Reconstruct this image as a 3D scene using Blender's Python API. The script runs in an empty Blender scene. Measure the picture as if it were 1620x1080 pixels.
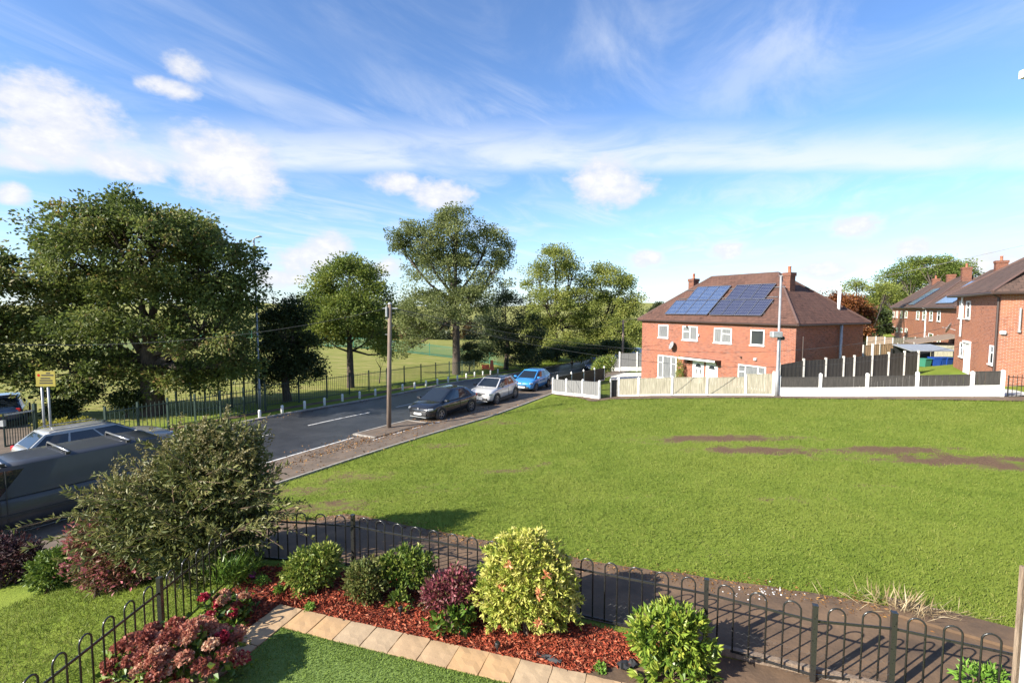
import bpy, bmesh, math, random
import numpy as np
from mathutils import Vector, Matrix
# ------------------------------------------------------------------ camera
F, CAMZ = 780.0, 4.5
PIT = math.atan(54 / F)
scene = bpy.context.scene
col = scene.collection
cam = bpy.data.cameras.new('camera')
cam.sensor_width = 36; cam.lens = F / 1620 * 36
cam.clip_start = 0.1; cam.clip_end = 6000
camo = bpy.data.objects.new('camera', cam); col.objects.link(camo)
camo.location = (0, 0, CAMZ); camo.rotation_euler = (math.pi / 2 - PIT, 0, 0)
scene.camera = camo
CP, SP = math.cos(PIT), math.sin(PIT)
def ray(px, py):
    u, v = px - 810, 540 - py
    return np.array([u, F * CP + v * SP, v * CP - F * SP])
def PY(px, py, Y):
    d = ray(px, py); t = Y / d[1]
    return Vector((d[0] * t, Y, CAMZ + d[2] * t))
def PZ(px, py, z):
    d = ray(px, py); t = (z - CAMZ) / d[2]
    return Vector((d[0] * t, d[1] * t, z))
# ------------------------------------------------------------------ light
SUN_EL = math.radians(30); SUN_AZ = math.atan2(-.875, -.485)   # direction towards the sun
sd = Vector((math.sin(SUN_AZ) * math.cos(SUN_EL), math.cos(SUN_AZ) * math.cos(SUN_EL), math.sin(SUN_EL)))
sl = bpy.data.lights.new('sun', 'SUN'); sl.energy = 5.0; sl.angle = math.radians(.5); sl.color = (1, .93, .82)
so = bpy.data.objects.new('sun', sl); col.objects.link(so)
so.rotation_euler = sd.to_track_quat('Z', 'Y').to_euler(); so.location = (0, 0, 60)
vs = scene.view_settings
vs.view_transform = 'Standard'; vs.look = 'None'; vs.gamma = 1; vs.use_curve_mapping = False
vs.exposure = 1.28

class NT:
    """tiny helper for node trees"""
    def __init__(s, tree): s.t = tree; s.n = tree.nodes; s.l = tree.links
    def node(s, typ, **kw):
        nd = s.n.new(typ)
        for k, v in kw.items(): setattr(nd, k, v)
        return nd
    def put(s, sock, val):
        if val is None: return
        if isinstance(val, bpy.types.NodeSocket): s.l.new(val, sock)
        else: sock.default_value = val
    def m(s, op, a, b=None, c=None, clamp=False):
        nd = s.node('ShaderNodeMath', operation=op, use_clamp=clamp)
        s.put(nd.inputs[0], a); s.put(nd.inputs[1], b)
        if c is not None: s.put(nd.inputs[2], c)
        return nd.outputs[0]
    def ss(s, x, lo, hi):
        nd = s.node('ShaderNodeMapRange', interpolation_type='SMOOTHSTEP')
        s.put(nd.inputs[0], x); s.put(nd.inputs[1], lo); s.put(nd.inputs[2], hi)
        return nd.outputs[0]
    def noise(s, vec, scale, detail=4, rough=.5, dist=0, out=0):
        nd = s.node('ShaderNodeTexNoise')
        if vec is not None: s.put(nd.inputs['Vector'], vec)
        nd.inputs['Scale'].default_value = scale; nd.inputs['Detail'].default_value = detail
        nd.inputs['Roughness'].default_value = rough; nd.inputs['Distortion'].default_value = dist
        return nd.outputs[out]
    def mix(s, fac, a, b, blend='MIX'):
        nd = s.node('ShaderNodeMix', data_type='RGBA', blend_type=blend)
        s.put(nd.inputs[0], fac); s.put(nd.inputs[6], a); s.put(nd.inputs[7], b)
        return nd.outputs[2]
    def ramp(s, fac, stops):
        nd = s.node('ShaderNodeValToRGB'); s.put(nd.inputs[0], fac)
        e = nd.color_ramp.elements
        while len(e) < len(stops): e.new(.5)
        for el, (p, c) in zip(e, stops): el.position = p; el.color = (*c, 1)
        return nd.outputs[0]
    def comb(s, x, y, z=0.0):
        nd = s.node('ShaderNodeCombineXYZ')
        for i, v in enumerate((x, y, z)): s.put(nd.inputs[i], v)
        return nd.outputs[0]
    def sep(s, v):
        nd = s.node('ShaderNodeSeparateXYZ'); s.put(nd.inputs[0], v); return nd.outputs

def make_world():
    w = bpy.data.worlds.new('World'); scene.world = w; w.use_nodes = True
    T = NT(w.node_tree); T.n.clear()
    sky = T.node('ShaderNodeTexSky', sky_type='NISHITA', sun_disc=False)
    sky.sun_elevation = SUN_EL; sky.sun_rotation = SUN_AZ
    sky.air_density = 1.0; sky.dust_density = 0.4; sky.ozone_density = 2.6; sky.altitude = 150
    tc = T.node('ShaderNodeTexCoord'); x, y, z = T.sep(tc.outputs['Generated'])
    az = T.m('ARCTAN2', x, y); el = T.m('ARCSINE', T.m('MINIMUM', T.m('MAXIMUM', z, -1.0), 1.0))
    def ae(px, py):
        d = ray(px, py); d = d / np.linalg.norm(d)
        return math.atan2(d[0], d[1]), math.asin(d[2])
    ev = T.comb(az, T.m('MULTIPLY', el, 1.5))
    n1 = T.noise(ev, 9, 8, .58, .3); n2 = T.noise(ev, 34, 5, .6)
    # cumulus: soft blobs broken up by noise
    blobs = [(45,165,90,60),(110,200,110,60),(60,225,100,45),(205,262,80,34),(340,262,95,72),(405,290,60,40),(290,105,40,28),(270,140,50,20),(30,255,60,16),
             (520,388,40,26),(478,410,60,30),(440,440,50,18),(695,308,58,26),(622,290,48,20),(975,288,80,46),(1350,357,52,22),
             (1158,396,44,18),(1022,412,38,16),(1568,412,62,36),(22,306,36,20),(1300,424,56,20),(1440,392,50,20),(585,425,60,22),(1480,440,70,20)]
    best = None
    for (px, py, rx, ry) in blobs:
        a0, e0 = ae(px, py); a1, e1 = ae(px + rx, py); a2, e2 = ae(px, py - ry)
        dx = T.m('DIVIDE', T.m('SUBTRACT', az, a0), abs(a1 - a0)); dy = T.m('DIVIDE', T.m('SUBTRACT', el, e0), abs(e2 - e0))
        d2 = T.m('ADD', T.m('MULTIPLY', dx, dx), T.m('MULTIPLY', dy, dy))
        v = T.m('SUBTRACT', 1.0, d2)
        best = v if best is None else T.m('SMOOTH_MAX', best, v, .25)
    nz = T.m('ADD', T.m('MULTIPLY', T.m('SUBTRACT', n1, .5), 3.3), T.m('MULTIPLY', T.m('SUBTRACT', n2, .5), 1.5))
    body = T.m('ADD', T.m('MAXIMUM', best, -1.6), nz)
    cum = T.ss(body, -.25, .95)
    # cirrus: stretched wisps on a flat layer, a long streak band, thin veil
    zz = T.m('MAXIMUM', z, .03)
    pxl = T.m('DIVIDE', x, zz); pyl = T.m('DIVIDE', y, zz)
    mp = T.node('ShaderNodeMapping'); T.put(mp.inputs[0], T.comb(pxl, pyl)); mp.vector_type = 'TEXTURE'; mp.inputs['Rotation'].default_value = (0, 0, math.radians(66)); mp.inputs['Scale'].default_value = (2.4, .95, 1)
    c1 = T.noise(mp.outputs[0], 1.5, 9, .62, .9)
    c2 = T.noise(T.comb(pxl, pyl), .5, 3, .5, .4)
    wis = T.m('MULTIPLY', T.ss(c1, .38, .74), T.ss(c2, .32, .60))
    mb = T.node('ShaderNodeMapping'); T.put(mb.inputs[0], T.comb(az, el)); mb.inputs['Scale'].default_value = (2.2, 9, 1); mb.inputs['Rotation'].default_value = (0, 0, math.radians(-6))
    b1 = T.noise(mb.outputs[0], 2.2, 9, .6, .6)
    bump = T.m('MULTIPLY', T.m('SUBTRACT', T.noise(T.comb(az, 0.0), 3.0, 3), .5), .014)
    e_ = T.m('ADD', T.m('ARCTAN2', z, y), bump)   # a straight bank of cloud lying across the view
    lo, mid, hi = ae(810, 282)[1], ae(810, 256)[1], ae(810, 165)[1]
    band = T.m('MULTIPLY', T.ss(e_, lo, mid), T.m('SUBTRACT', 1.0, T.ss(e_, mid, hi)))
    band = T.m('MULTIPLY', band, T.m('ADD', .40, T.m('MULTIPLY', T.ss(b1, .28, .62), .58)))
    low = T.m('MULTIPLY', T.ss(el, .30, .02), T.m('MULTIPLY', T.ss(b1, .55, .75), .3))
    cir = T.m('MAXIMUM', T.m('MAXIMUM', T.m('MULTIPLY', wis, .62), band), low)
    hz = T.m('MULTIPLY', T.ss(el, .25, 0.0), .22)
    skyc = T.mix(1.0, sky.outputs[0], (SKY_T[0], SKY_T[1], SKY_T[2], 1), 'MULTIPLY')
    c_ = T.mix(hz, skyc, (4.2, 5.0, 6.0, 1))
    c_ = T.mix(T.m('MULTIPLY', cir, .82), c_, (4.7, 4.95, 5.4, 1))
    shade = T.ss(T.m('ADD', body, T.m('MULTIPLY', T.m('SUBTRACT', n2, .5), 1.2)), .5, 2.2)
    cc = T.mix(shade, (4.25, 4.35, 4.7, 1), (5.7, 5.6, 5.45, 1))
    c_ = T.mix(T.m('MULTIPLY', cum, .93), c_, cc)
    bg = T.node('ShaderNodeBackground'); T.put(bg.inputs[0], c_); bg.inputs[1].default_value = SKY_S
    w.cycles.sampling_method = 'MANUAL'; w.cycles.sample_map_resolution = 512
    out = T.node('ShaderNodeOutputWorld'); T.l.new(bg.outputs[0], out.inputs[0])
SKY_S = .085; SKY_T = (.82, .98, 1.20)
make_world()

# ------------------------------------------------------------------ helpers
R = random.Random(5)
def link(o, parent=None):
    col.objects.link(o)
    if parent is not None: o.parent = parent
    return o
def tag(o, label=None, cat=None, group=None, kind=None):
    if label: o['label'] = label
    if cat: o['category'] = cat
    if group: o['group'] = group
    if kind: o['kind'] = kind
    return o
def empty(name, loc=(0, 0, 0), rz=0, **kw):
    o = bpy.data.objects.new(name, None); o.empty_display_size = .2; link(o)
    o.location = loc; o.rotation_euler = (0, 0, rz)
    return tag(o, **kw)
def ob(name, me, parent=None, loc=(0, 0, 0), rz=0):
    o = bpy.data.objects.new(name, me); link(o, parent); o.location = loc; o.rotation_euler = (0, 0, rz); return o
class MB:
    def __init__(s): s.v = []; s.f = []
    def add(s, vs_, fs):
        b = len(s.v); s.v += [tuple(p) for p in vs_]; s.f += [tuple(i + b for i in f) for f in fs]; return s
    def box(s, x0, x1, y0, y1, z0, z1):
        return s.add([(x0,y0,z0),(x1,y0,z0),(x1,y1,z0),(x0,y1,z0),(x0,y0,z1),(x1,y0,z1),(x1,y1,z1),(x0,y1,z1)],
                     [(0,3,2,1),(4,5,6,7),(0,1,5,4),(1,2,6,5),(2,3,7,6),(3,0,4,7)])
    def bar(s, p, q, w, h=None, up=(0, 0, 1)):
        """box beam from p to q, w wide and h high"""
        h = h or w; p, q = Vector(p), Vector(q); d = (q - p).normalized(); up = Vector(up)
        if abs(d.dot(up)) > .98: up = Vector((1, 0, 0))
        a = d.cross(up).normalized(); b = a.cross(d).normalized()
        vv = [e + a * sx * w / 2 + b * sy * h / 2 for e in (p, q) for sx, sy in ((-1,-1),(1,-1),(1,1),(-1,1))]
        return s.add(vv, [(0,1,2,3)[::-1],(4,5,6,7),(0,1,5,4),(1,2,6,5),(2,3,7,6),(3,0,4,7)])
    def tube(s, pts, rad, n=6, cap=True):
        pts = [Vector(p) for p in pts]; k = len(pts)
        if not hasattr(rad, '__len__'): rad = [rad] * k
        a = None; vv = []
        for i, p in enumerate(pts):
            t = (pts[min(i + 1, k - 1)] - pts[max(i - 1, 0)])
            t = t.normalized() if t.length > 1e-9 else Vector((0, 0, 1))
            if a is None: a = t.orthogonal().normalized()
            a = a - t * a.dot(t)
            a = a.normalized() if a.length > 1e-6 else t.orthogonal().normalized()
            b = t.cross(a)
            for j in range(n):
                g = 2 * math.pi * j / n
                vv.append(p + (a * math.cos(g) + b * math.sin(g)) * rad[i])
        ff = [(i*n+j, i*n+(j+1)%n, (i+1)*n+(j+1)%n, (i+1)*n+j) for i in range(k-1) for j in range(n)]
        if cap: ff += [tuple(range(n))[::-1], tuple(range((k-1)*n, k*n))]
        return s.add(vv, ff)
    def poly(s, pts, off):
        """flat polygon given thickness by the vector off"""
        n = len(pts); pts = [Vector(p) for p in pts]; off = Vector(off)
        return s.add(pts + [p + off for p in pts], [tuple(range(n))[::-1], tuple(range(n, 2*n))] + [(i, (i+1)%n, n+(i+1)%n, n+i) for i in range(n)])
    def lathe(s, prof, n=16, axis='z', c=(0, 0, 0), cap=True):
        vv = []
        for (r, h) in prof:
            for j in range(n):
                g = 2*math.pi*j/n; a, b = r*math.cos(g), r*math.sin(g)
                vv.append({'z': (c[0]+a, c[1]+b, c[2]+h), 'y': (c[0]+a, c[1]+h, c[2]+b), 'x': (c[0]+h, c[1]+a, c[2]+b)}[axis])
        k = len(prof)
        ff = [(i*n+j, i*n+(j+1)%n, (i+1)*n+(j+1)%n, (i+1)*n+j) for i in range(k-1) for j in range(n)]
        if cap: ff += [tuple(range(n))[::-1], tuple(range((k-1)*n, k*n))]
        return s.add(vv, ff)
    def mesh(s, name, mat=None, smooth=False, fix=True):
        me = bpy.data.meshes.new(name); me.from_pydata(s.v, [], s.f)
        if fix:
            bm = bmesh.new(); bm.from_mesh(me); bmesh.ops.recalc_face_normals(bm, faces=bm.faces); bm.to_mesh(me); bm.free()
        if mat: me.materials.append(mat)
        if smooth: me.polygons.foreach_set('use_smooth', [True] * len(me.polygons))
        me.update(); return me
    def build(s, name, mat, parent=None, smooth=False, loc=(0, 0, 0), rz=0, bevel=0):
        o = ob(name, s.mesh(name, mat, smooth), parent, loc, rz)
        if bevel:
            b = o.modifiers.new('bevel', 'BEVEL'); b.width = bevel; b.segments = 1; b.limit_method = 'ANGLE'
        return o
def copy_tree(o, parent=None, loc=None, rz=None):
    c = o.copy(); col.objects.link(c); c.parent = parent
    if loc is not None: c.location = loc
    if rz is not None: c.rotation_euler = (0, 0, rz)
    for ch in o.children: copy_tree(ch, c)
    return c
def npmesh(name, V, Fq, mat, tint=None):
    me = bpy.data.meshes.new(name); me.from_pydata(V.astype(np.float32), [], Fq)
    if tint is not None:
        me.attributes.new('tint', 'FLOAT', 'FACE').data.foreach_set('value', np.ascontiguousarray(tint, dtype=np.float32))
    me.materials.append(mat); me.update(); return me

# ------------------------------------------------------------------ materials
def mat(name, c1, c2=None, scale=6, rough=.7, metal=0, bump=0, bscale=None, detail=5, spec=.5, lo=.35, hi=.65, stretch=(1, 1, 1), coat=0):
    m = bpy.data.materials.new(name); m.use_nodes = True; T = NT(m.node_tree)
    b = T.n['Principled BSDF']; b.inputs['Roughness'].default_value = rough; b.inputs['Metallic'].default_value = metal
    b.inputs['Specular IOR Level'].default_value = spec
    if coat: b.inputs['Coat Weight'].default_value = coat; b.inputs['Coat Roughness'].default_value = .06
    tc = T.node('ShaderNodeTexCoord'); mp = T.node('ShaderNodeMapping'); T.l.new(tc.outputs['Object'], mp.inputs[0]); mp.inputs['Scale'].default_value = stretch
    v = mp.outputs[0]
    if c2 is None: c2 = tuple(x * .82 for x in c1)
    n = T.noise(v, scale, detail, .6)
    T.put(b.inputs['Base Color'], T.ramp(n, [(lo, c2), (hi, c1)]))
    if bump:
        bp = T.node('ShaderNodeBump'); bp.inputs['Strength'].default_value = bump; bp.inputs['Distance'].default_value = .02
        T.put(bp.inputs['Height'], T.noise(v, bscale or scale * 4, 4, .6)); T.l.new(bp.outputs[0], b.inputs['Normal'])
    return m
def leafmat(name, stops, trans=.3, rough=.5, spec=.35):
    m = bpy.data.materials.new(name); m.use_nodes = True; T = NT(m.node_tree); b = T.n['Principled BSDF']
    at = T.node('ShaderNodeAttribute', attribute_name='tint'); c = T.ramp(at.outputs['Fac'], stops)
    T.put(b.inputs['Base Color'], c); b.inputs['Roughness'].default_value = rough; b.inputs['Specular IOR Level'].default_value = spec
    tr = T.node('ShaderNodeBsdfTranslucent'); T.put(tr.inputs[0], c)
    mx = T.node('ShaderNodeMixShader'); mx.inputs[0].default_value = trans
    T.l.new(b.outputs[0], mx.inputs[1]); T.l.new(tr.outputs[0], mx.inputs[2]); T.l.new(mx.outputs[0], T.n['Material Output'].inputs[0])
    return m
def paint(name, c, flake=.0, rough=.3, metal=.25):
    return mat(name, c, tuple(x*.93 for x in c), 3, rough, metal, coat=1)
def glassmat(name, c=(.015,.02,.025), rough=.05, spec=.8):
    return mat(name, c, c, 2, rough, spec=spec)
def brickmat(name, bricks, mortar=(.36,.32,.28), bw=.225, bh=.075, swap=True, roof=False, bump=.5):
    m = bpy.data.materials.new(name); m.use_nodes = True; T = NT(m.node_tree); b = T.n['Principled BSDF']
    tc = T.node('ShaderNodeTexCoord'); x, y, z = T.sep(tc.outputs['Object'])
    if roof:
        v = tc.outputs['UV']
    else: v = T.comb(T.m('ADD', x, y), z)
    br = T.node('ShaderNodeTexBrick'); T.put(br.inputs['Vector'], v)
    br.inputs['Scale'].default_value = 1; br.inputs['Brick Width'].default_value = bw; br.inputs['Row Height'].default_value = bh
    br.inputs['Mortar Size'].default_value = .007 if not roof else .012; br.inputs['Mortar Smooth'].default_value = .2; br.inputs['Bias'].default_value = -.1
    br.inputs['Color1'].default_value = (*bricks[0], 1); br.inputs['Color2'].default_value = (*bricks[1], 1); br.inputs['Mortar'].default_value = (*mortar, 1)
    n = T.noise(tc.outputs['Object'], .5, 5, .65)
    sm_ = T.node('ShaderNodeMapping'); T.l.new(v, sm_.inputs[0]); sm_.inputs['Scale'].default_value = (3.2, 12, 1) if not roof else (2.5, 4, 1)
    n2 = T.noise(sm_.outputs[0], 1.0, 3, .7)
    c = T.mix(T.m('MULTIPLY', T.ss(n, .38, .72), .45), br.outputs[0], (*bricks[2], 1))
    c = T.mix(T.m('MULTIPLY', T.ss(n2, .50, .68), T.m('ADD', .25, T.m('MULTIPLY', T.ss(n, .62, .35), .6))), c, (*[q * .38 for q in bricks[1]], 1))
    T.put(b.inputs['Base Color'], c); b.inputs['Roughness'].default_value = .85; b.inputs['Specular IOR Level'].default_value = .2
    bp = T.node('ShaderNodeBump'); bp.inputs['Strength'].default_value = bump; bp.inputs['Distance'].default_value = .012; bp.invert = True
    T.put(bp.inputs['Height'], br.outputs['Fac']); T.l.new(bp.outputs[0], b.inputs['Normal'])
    return m
M = {}
M['white'] = mat('white_upvc', (.78,.78,.77), (.72,.72,.70), 3, .35)
M['whitepaint'] = mat('white_masonry_paint', (.74,.73,.69), (.50,.49,.42), 2.2, .7, bump=.2, lo=.3, hi=.5)
M['concrete'] = mat('concrete', (.58,.56,.51), (.42,.40,.36), 5, .85, bump=.3)
M['galv'] = mat('galvanised_steel', (.40,.41,.41), (.30,.31,.31), 6, .5, .4)
M['black_metal'] = mat('black_painted_steel', (.012,.013,.014), (.024,.024,.022), 30, .26, .0, spec=.6, lo=.6, hi=.4)
M['green_metal'] = mat('dark_green_steel', (.02,.045,.03), (.03,.05,.04), 20, .45)
M['greenmesh'] = mat('green_mesh_wire', (.03,.19,.12), (.04,.15,.10), 20, .5)
M['timber'] = mat('weathered_timber', (.27,.20,.14), (.14,.10,.07), 4, .85, bump=.5, stretch=(8,8,1))
M['pole'] = mat('pole_timber', (.21,.155,.115), (.12,.09,.07), 5, .85, bump=.4, stretch=(6,6,.5))
M['fence_pale'] = mat('pale_fence_boards', (.34,.315,.235), (.20,.185,.13), 3, .85, bump=.3, stretch=(7,7,.6))
M['fence_grey'] = mat('grey_fence_boards', (.19,.19,.185), (.15,.15,.145), 4, .8, bump=.2, stretch=(6,6,.6))
M['fence_black'] = mat('black_fence_boards', (.022,.020,.017), (.045,.040,.034), 5, .75, bump=.3, stretch=(8,8,.6))
M['fence_tan'] = mat('tan_fence_boards', (.42,.26,.14), (.28,.17,.09), 4, .85, bump=.2, stretch=(7,7,.6))
M['brick'] = brickmat('red_brick', ((.30,.088,.043),(.17,.050,.029),(.33,.115,.06)))
M['brick2'] = brickmat('orange_brick', ((.36,.128,.064),(.24,.08,.043),(.38,.16,.085)))
M['brick_dark'] = brickmat('sooty_brick', ((.20,.068,.038),(.10,.036,.024),(.24,.09,.05)), (.22,.19,.16))
M['tiles'] = brickmat('red_brown_tiles', ((.118,.062,.046),(.082,.046,.036),(.135,.076,.057)), (.06,.03,.025), .30, .26, roof=True, bump=.9)
M['tiles2'] = brickmat('brown_tiles', ((.105,.066,.051),(.078,.052,.042),(.125,.082,.064)), (.05,.035,.03), .30, .26, roof=True, bump=.9)
M['fascia'] = mat('dark_fascia', (.06,.035,.03), (.04,.03,.025), 6, .5)
M['lead'] = mat('lead_flashing', (.40,.41,.41), (.6,.6,.6), 4, .5)
M['glass'] = glassmat('window_glass', (.03,.035,.04))
M['curtain'] = mat('net_curtain_behind_glass', (.22,.225,.23), (.10,.105,.11), 9, .12, spec=.8, stretch=(6,6,.2))
M['carglass'] = glassmat('car_glass', (.012,.016,.02), .04, .9)
M['tyre'] = mat('tyre_rubber', (.018,.018,.018), (.03,.03,.03), 20, .85)
M['rim'] = mat('alloy_rim', (.42,.42,.43), (.30,.30,.31), 8, .3, .8)
M['blackplastic'] = mat('black_plastic', (.02,.02,.021), (.03,.03,.03), 10, .55)
M['plate'] = mat('number_plate', (.75,.75,.72), (.62,.62,.60), 9, .4)
M['plate_y'] = mat('yellow_number_plate', (.72,.55,.08), (.6,.45,.07), 9, .4)
M['lamp'] = mat('headlamp_glass', (.62,.64,.66), (.3,.32,.34), 9, .08, .4, spec=.9)
M['redlamp'] = mat('tail_lamp', (.45,.02,.02), (.3,.015,.015), 9, .15)
M['bark'] = mat('bark', (.10,.075,.055), (.045,.035,.028), 6, .95, bump=.9, stretch=(3,3,.7))
M['stem'] = mat('brown_stem', (.16,.10,.06), (.09,.06,.04), 9, .9)
M['slab'] = mat('sandstone_slab', (.42,.29,.165), (.30,.20,.115), 2.2, .8, bump=.25, bscale=7)
M['slab2'] = mat('pale_sandstone_slab', (.42,.31,.19), (.29,.21,.13), 2.6, .8, bump=.25, bscale=8)
M['slab3'] = mat('ochre_sandstone_slab', (.45,.285,.14), (.32,.215,.125), 1.8, .8, bump=.25, bscale=6)
M['yellowsign'] = mat('yellow_sign', (.30,.245,.03), (.26,.21,.025), 5, .5)  # yellow darkened to carry the tree's dappled shade in the colour
M['ink'] = mat('sign_ink', (.03,.025,.02), None, 5, .6)
M['wire'] = mat('cable', (.03,.03,.03), (.06,.06,.06), 9, .5)
M['bluebin'] = mat('blue_bin_plastic', (.015,.06,.30), (.01,.05,.24), 5, .4)
M['orange'] = mat('orange_plastic', (.62,.13,.06), (.5,.1,.05), 5, .6)
M['pv'] = None
# ------------------------------------------------------------------ terrain
CT = np.array([(-4.6,8.7,0),(-4.6,3,0),(0,8,0),(0,3,0),(-3,7,0),(-2.4,5.6,0),(-1,6.4,0),(1,5,0),(3,4.4,0),(-3.4,8.3,0),(4.5,5.8,0),(2.5,6.6,0),(7,4,.05),(0,-5,0),(10,0,.1),(-6.4,4,-.1),(-6.2,8.4,-.25),(-8.6,9.5,-.9),(-11,4,-1.2),
 (-12,13,-1.45),(-18,5,-1.45),(-9,18,-1.45),(-6.1,25,-1.45),(-13,27.5,-1.45),(-19,22,-1.42),(-3.5,27,-1.5),(-.5,33.5,-1.6),(2.4,42,-1.9),(-5.5,42,-1.9),(-1.5,52,-2.5),(6,52,-2.5),(12,64,-3),
 (-8,15.3,-1.32),(-5.4,20.2,-1.32),(-1.6,25.2,-1.36),(2.5,32.5,-1.45),(0,12,-.2),(8.3,29,-.78),(13,26,-.25),(19.5,22.8,.3),(24,19,.75),(12,12,.2),(6,20,-.4),(-3,15,-.75),
 (14,37,-1.5),(11,44,-2.0),(19,32,-1.2),(22,31,-.5),(25,26,.3),(30,34,.35),(46,53,-.5),(65,88,-.5),(30,45,-.4),
 (-20,45,-1.5),(-15,70,-1.3),(0,80,-1.8),(-60,60,-1),(-40,30,-1.3),(-60,20,-1.2),(-40,0,-1.3),(20,90,-3),
 (0,140,-3),(-120,120,-2),(120,140,1),(100,20,2),(60,0,1.2),(0,-60,.5),(-60,-60,-1),(60,-60,1)], float)
def _tps(r2): return np.where(r2 > 1e-9, r2 * np.log(np.maximum(r2, 1e-9)), 0)
_n = len(CT); _K = _tps(((CT[:, None, :2] - CT[None, :, :2]) ** 2).sum(-1)) + np.eye(_n) * 1.5
_P = np.c_[np.ones(_n), CT[:, :2]]
_A = np.block([[_K, _P], [_P.T, np.zeros((3, 3))]])
_W = np.linalg.solve(_A, np.r_[CT[:, 2], 0, 0, 0])
def hgt(x, y):
    x = np.asarray(x, float); y = np.asarray(y, float); sh = x.shape; x = x.ravel(); y = y.ravel()
    out = np.empty_like(x)
    for i in range(0, len(x), 20000):
        xs, ys = np.clip(x[i:i+20000], -150, 150), np.clip(y[i:i+20000], -90, 160)
        r2 = (xs[:, None] - CT[None, :, 0]) ** 2 + (ys[:, None] - CT[None, :, 1]) ** 2
        out[i:i+20000] = _tps(r2) @ _W[:_n] + _W[_n] + _W[_n+1] * xs + _W[_n+2] * ys
    d = np.hypot(x, y - 20); w = np.clip((d - 90) / 70, 0, 1); w = w * w * (3 - 2 * w)
    return (out * (1 - w) - 2.5 * w).reshape(sh)
def h1(x, y): return float(hgt(np.array([x]), np.array([y]))[0])
def G(px, py, up=0.0):
    """point of the terrain seen at a pixel"""
    d = ray(px, py); ts = np.geomspace(2, 260, 500) / d[1]
    z = CAMZ + d[2] * ts; g = hgt(d[0] * ts, d[1] * ts) + up
    k = np.argmax(z < g)
    if z[k] >= g[k]: return PY(px, py, 200)
    a, b = ts[k-1], ts[k]
    for _ in range(25):
        m_ = (a + b) / 2
        if CAMZ + d[2] * m_ < h1(d[0] * m_, d[1] * m_) + up: b = m_
        else: a = m_
    return Vector((d[0] * b, d[1] * b, CAMZ + d[2] * b))

# ------------------------------------------------------------------ ground sheet
def ground_material():
    m = bpy.data.materials.new('meadow_ground'); m.use_nodes = True; T = NT(m.node_tree); b = T.n['Principled BSDF']
    tc = T.node('ShaderNodeTexCoord'); v = tc.outputs['Object']
    at = T.node('ShaderNodeAttribute', attribute_name='soil'); pk = T.node('ShaderNodeAttribute', attribute_name='park')
    nb = T.noise(v, .22, 5, .6); nm = T.noise(v, 1.7, 6, .65); nf = T.noise(v, 22, 4, .7)
    g = T.ramp(nm, [(.25, (.10,.145,.018)), (.5, (.15,.20,.027)), (.75, (.20,.245,.038))])
    g = T.mix(T.m('MULTIPLY', T.ss(nb, .42, .68), .55), g, (.21,.235,.04, 1))
    g = T.mix(T.m('MULTIPLY', T.ss(nf, .40, .72), .35), g, (.07,.11,.014, 1))
    st = T.node('ShaderNodeMapping'); T.l.new(v, st.inputs[0]); st.inputs['Scale'].default_value = (.5, 3, 1); st.inputs['Rotation'].default_value = (0, 0, .25)
    pc = T.ramp(T.noise(st.outputs[0], .9, 5, .6), [(.3, (.13,.16,.032)), (.5, (.21,.215,.055)), (.7, (.34,.28,.12))])
    g = T.mix(pk.outputs['Fac'], g, pc)
    s = T.m('ADD', T.m('MULTIPLY', at.outputs['Fac'], 1.1), T.m('ADD', T.m('MULTIPLY', T.m('SUBTRACT', nm, .5), 1.7), T.m('MULTIPLY', T.m('SUBTRACT', nf, .5), 1.5)))
    sc = T.ramp(nf, [(.3, (.075,.045,.028)), (.7, (.17,.11,.07))])
    g = T.mix(T.ss(s, .34, .66), g, sc)
    T.put(b.inputs['Base Color'], g); b.inputs['Roughness'].default_value = .95; b.inputs['Specular IOR Level'].default_value = .1
    bp = T.node('ShaderNodeBump'); bp.inputs['Strength'].default_value = .55; bp.inputs['Distance'].default_value = .06
    T.put(bp.inputs['Height'], T.m('ADD', nf, nm)); T.l.new(bp.outputs[0], b.inputs['Normal'])
    return m
SOIL = []   # (x, y, rx, ry, rot, strength)
for (px, py, rpx, rpy, k) in [(1130,693,140,6,.8),(1200,712,110,7,.8),(1060,700,60,5,.5),(1400,712,120,6,.8),(1510,728,150,7,.85),(1590,737,75,7,.8),(1330,722,60,5,.5),
        (800,745,60,6,.5),(560,755,70,8,.56),(470,778,60,9,.55),(525,800,80,10,.6),(700,705,50,5,.5),(640,690,40,6,.45),(780,668,60,6,.5),(900,650,80,4,.4),(450,812,60,14,.6),(1380,770,50,5,.38),
        (1000,790,60,7,.34),(850,735,50,6,.36),(1150,870,70,8,.34),(1250,790,70,6,.36),(690,770,60,8,.4)]:
    c = G(px, py); a = G(px + rpx, py); b_ = G(px, py - rpy)
    SOIL.append((c.x, c.y, max(.3, (a - c).length), max(.25, (b_ - c).length), math.atan2(a.y - c.y, a.x - c.x), k))
def soil_at(x, y):
    s = np.zeros_like(x)
    for (cx, cy, rx, ry, ro, k) in SOIL:
        dx, dy = x - cx, y - cy; u = dx * math.cos(ro) + dy * math.sin(ro); w = -dx * math.sin(ro) + dy * math.cos(ro)
        s = np.maximum(s, k * np.exp(-.8 * ((u / rx) ** 2 + (w / ry) ** 2)))
    return s
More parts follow.
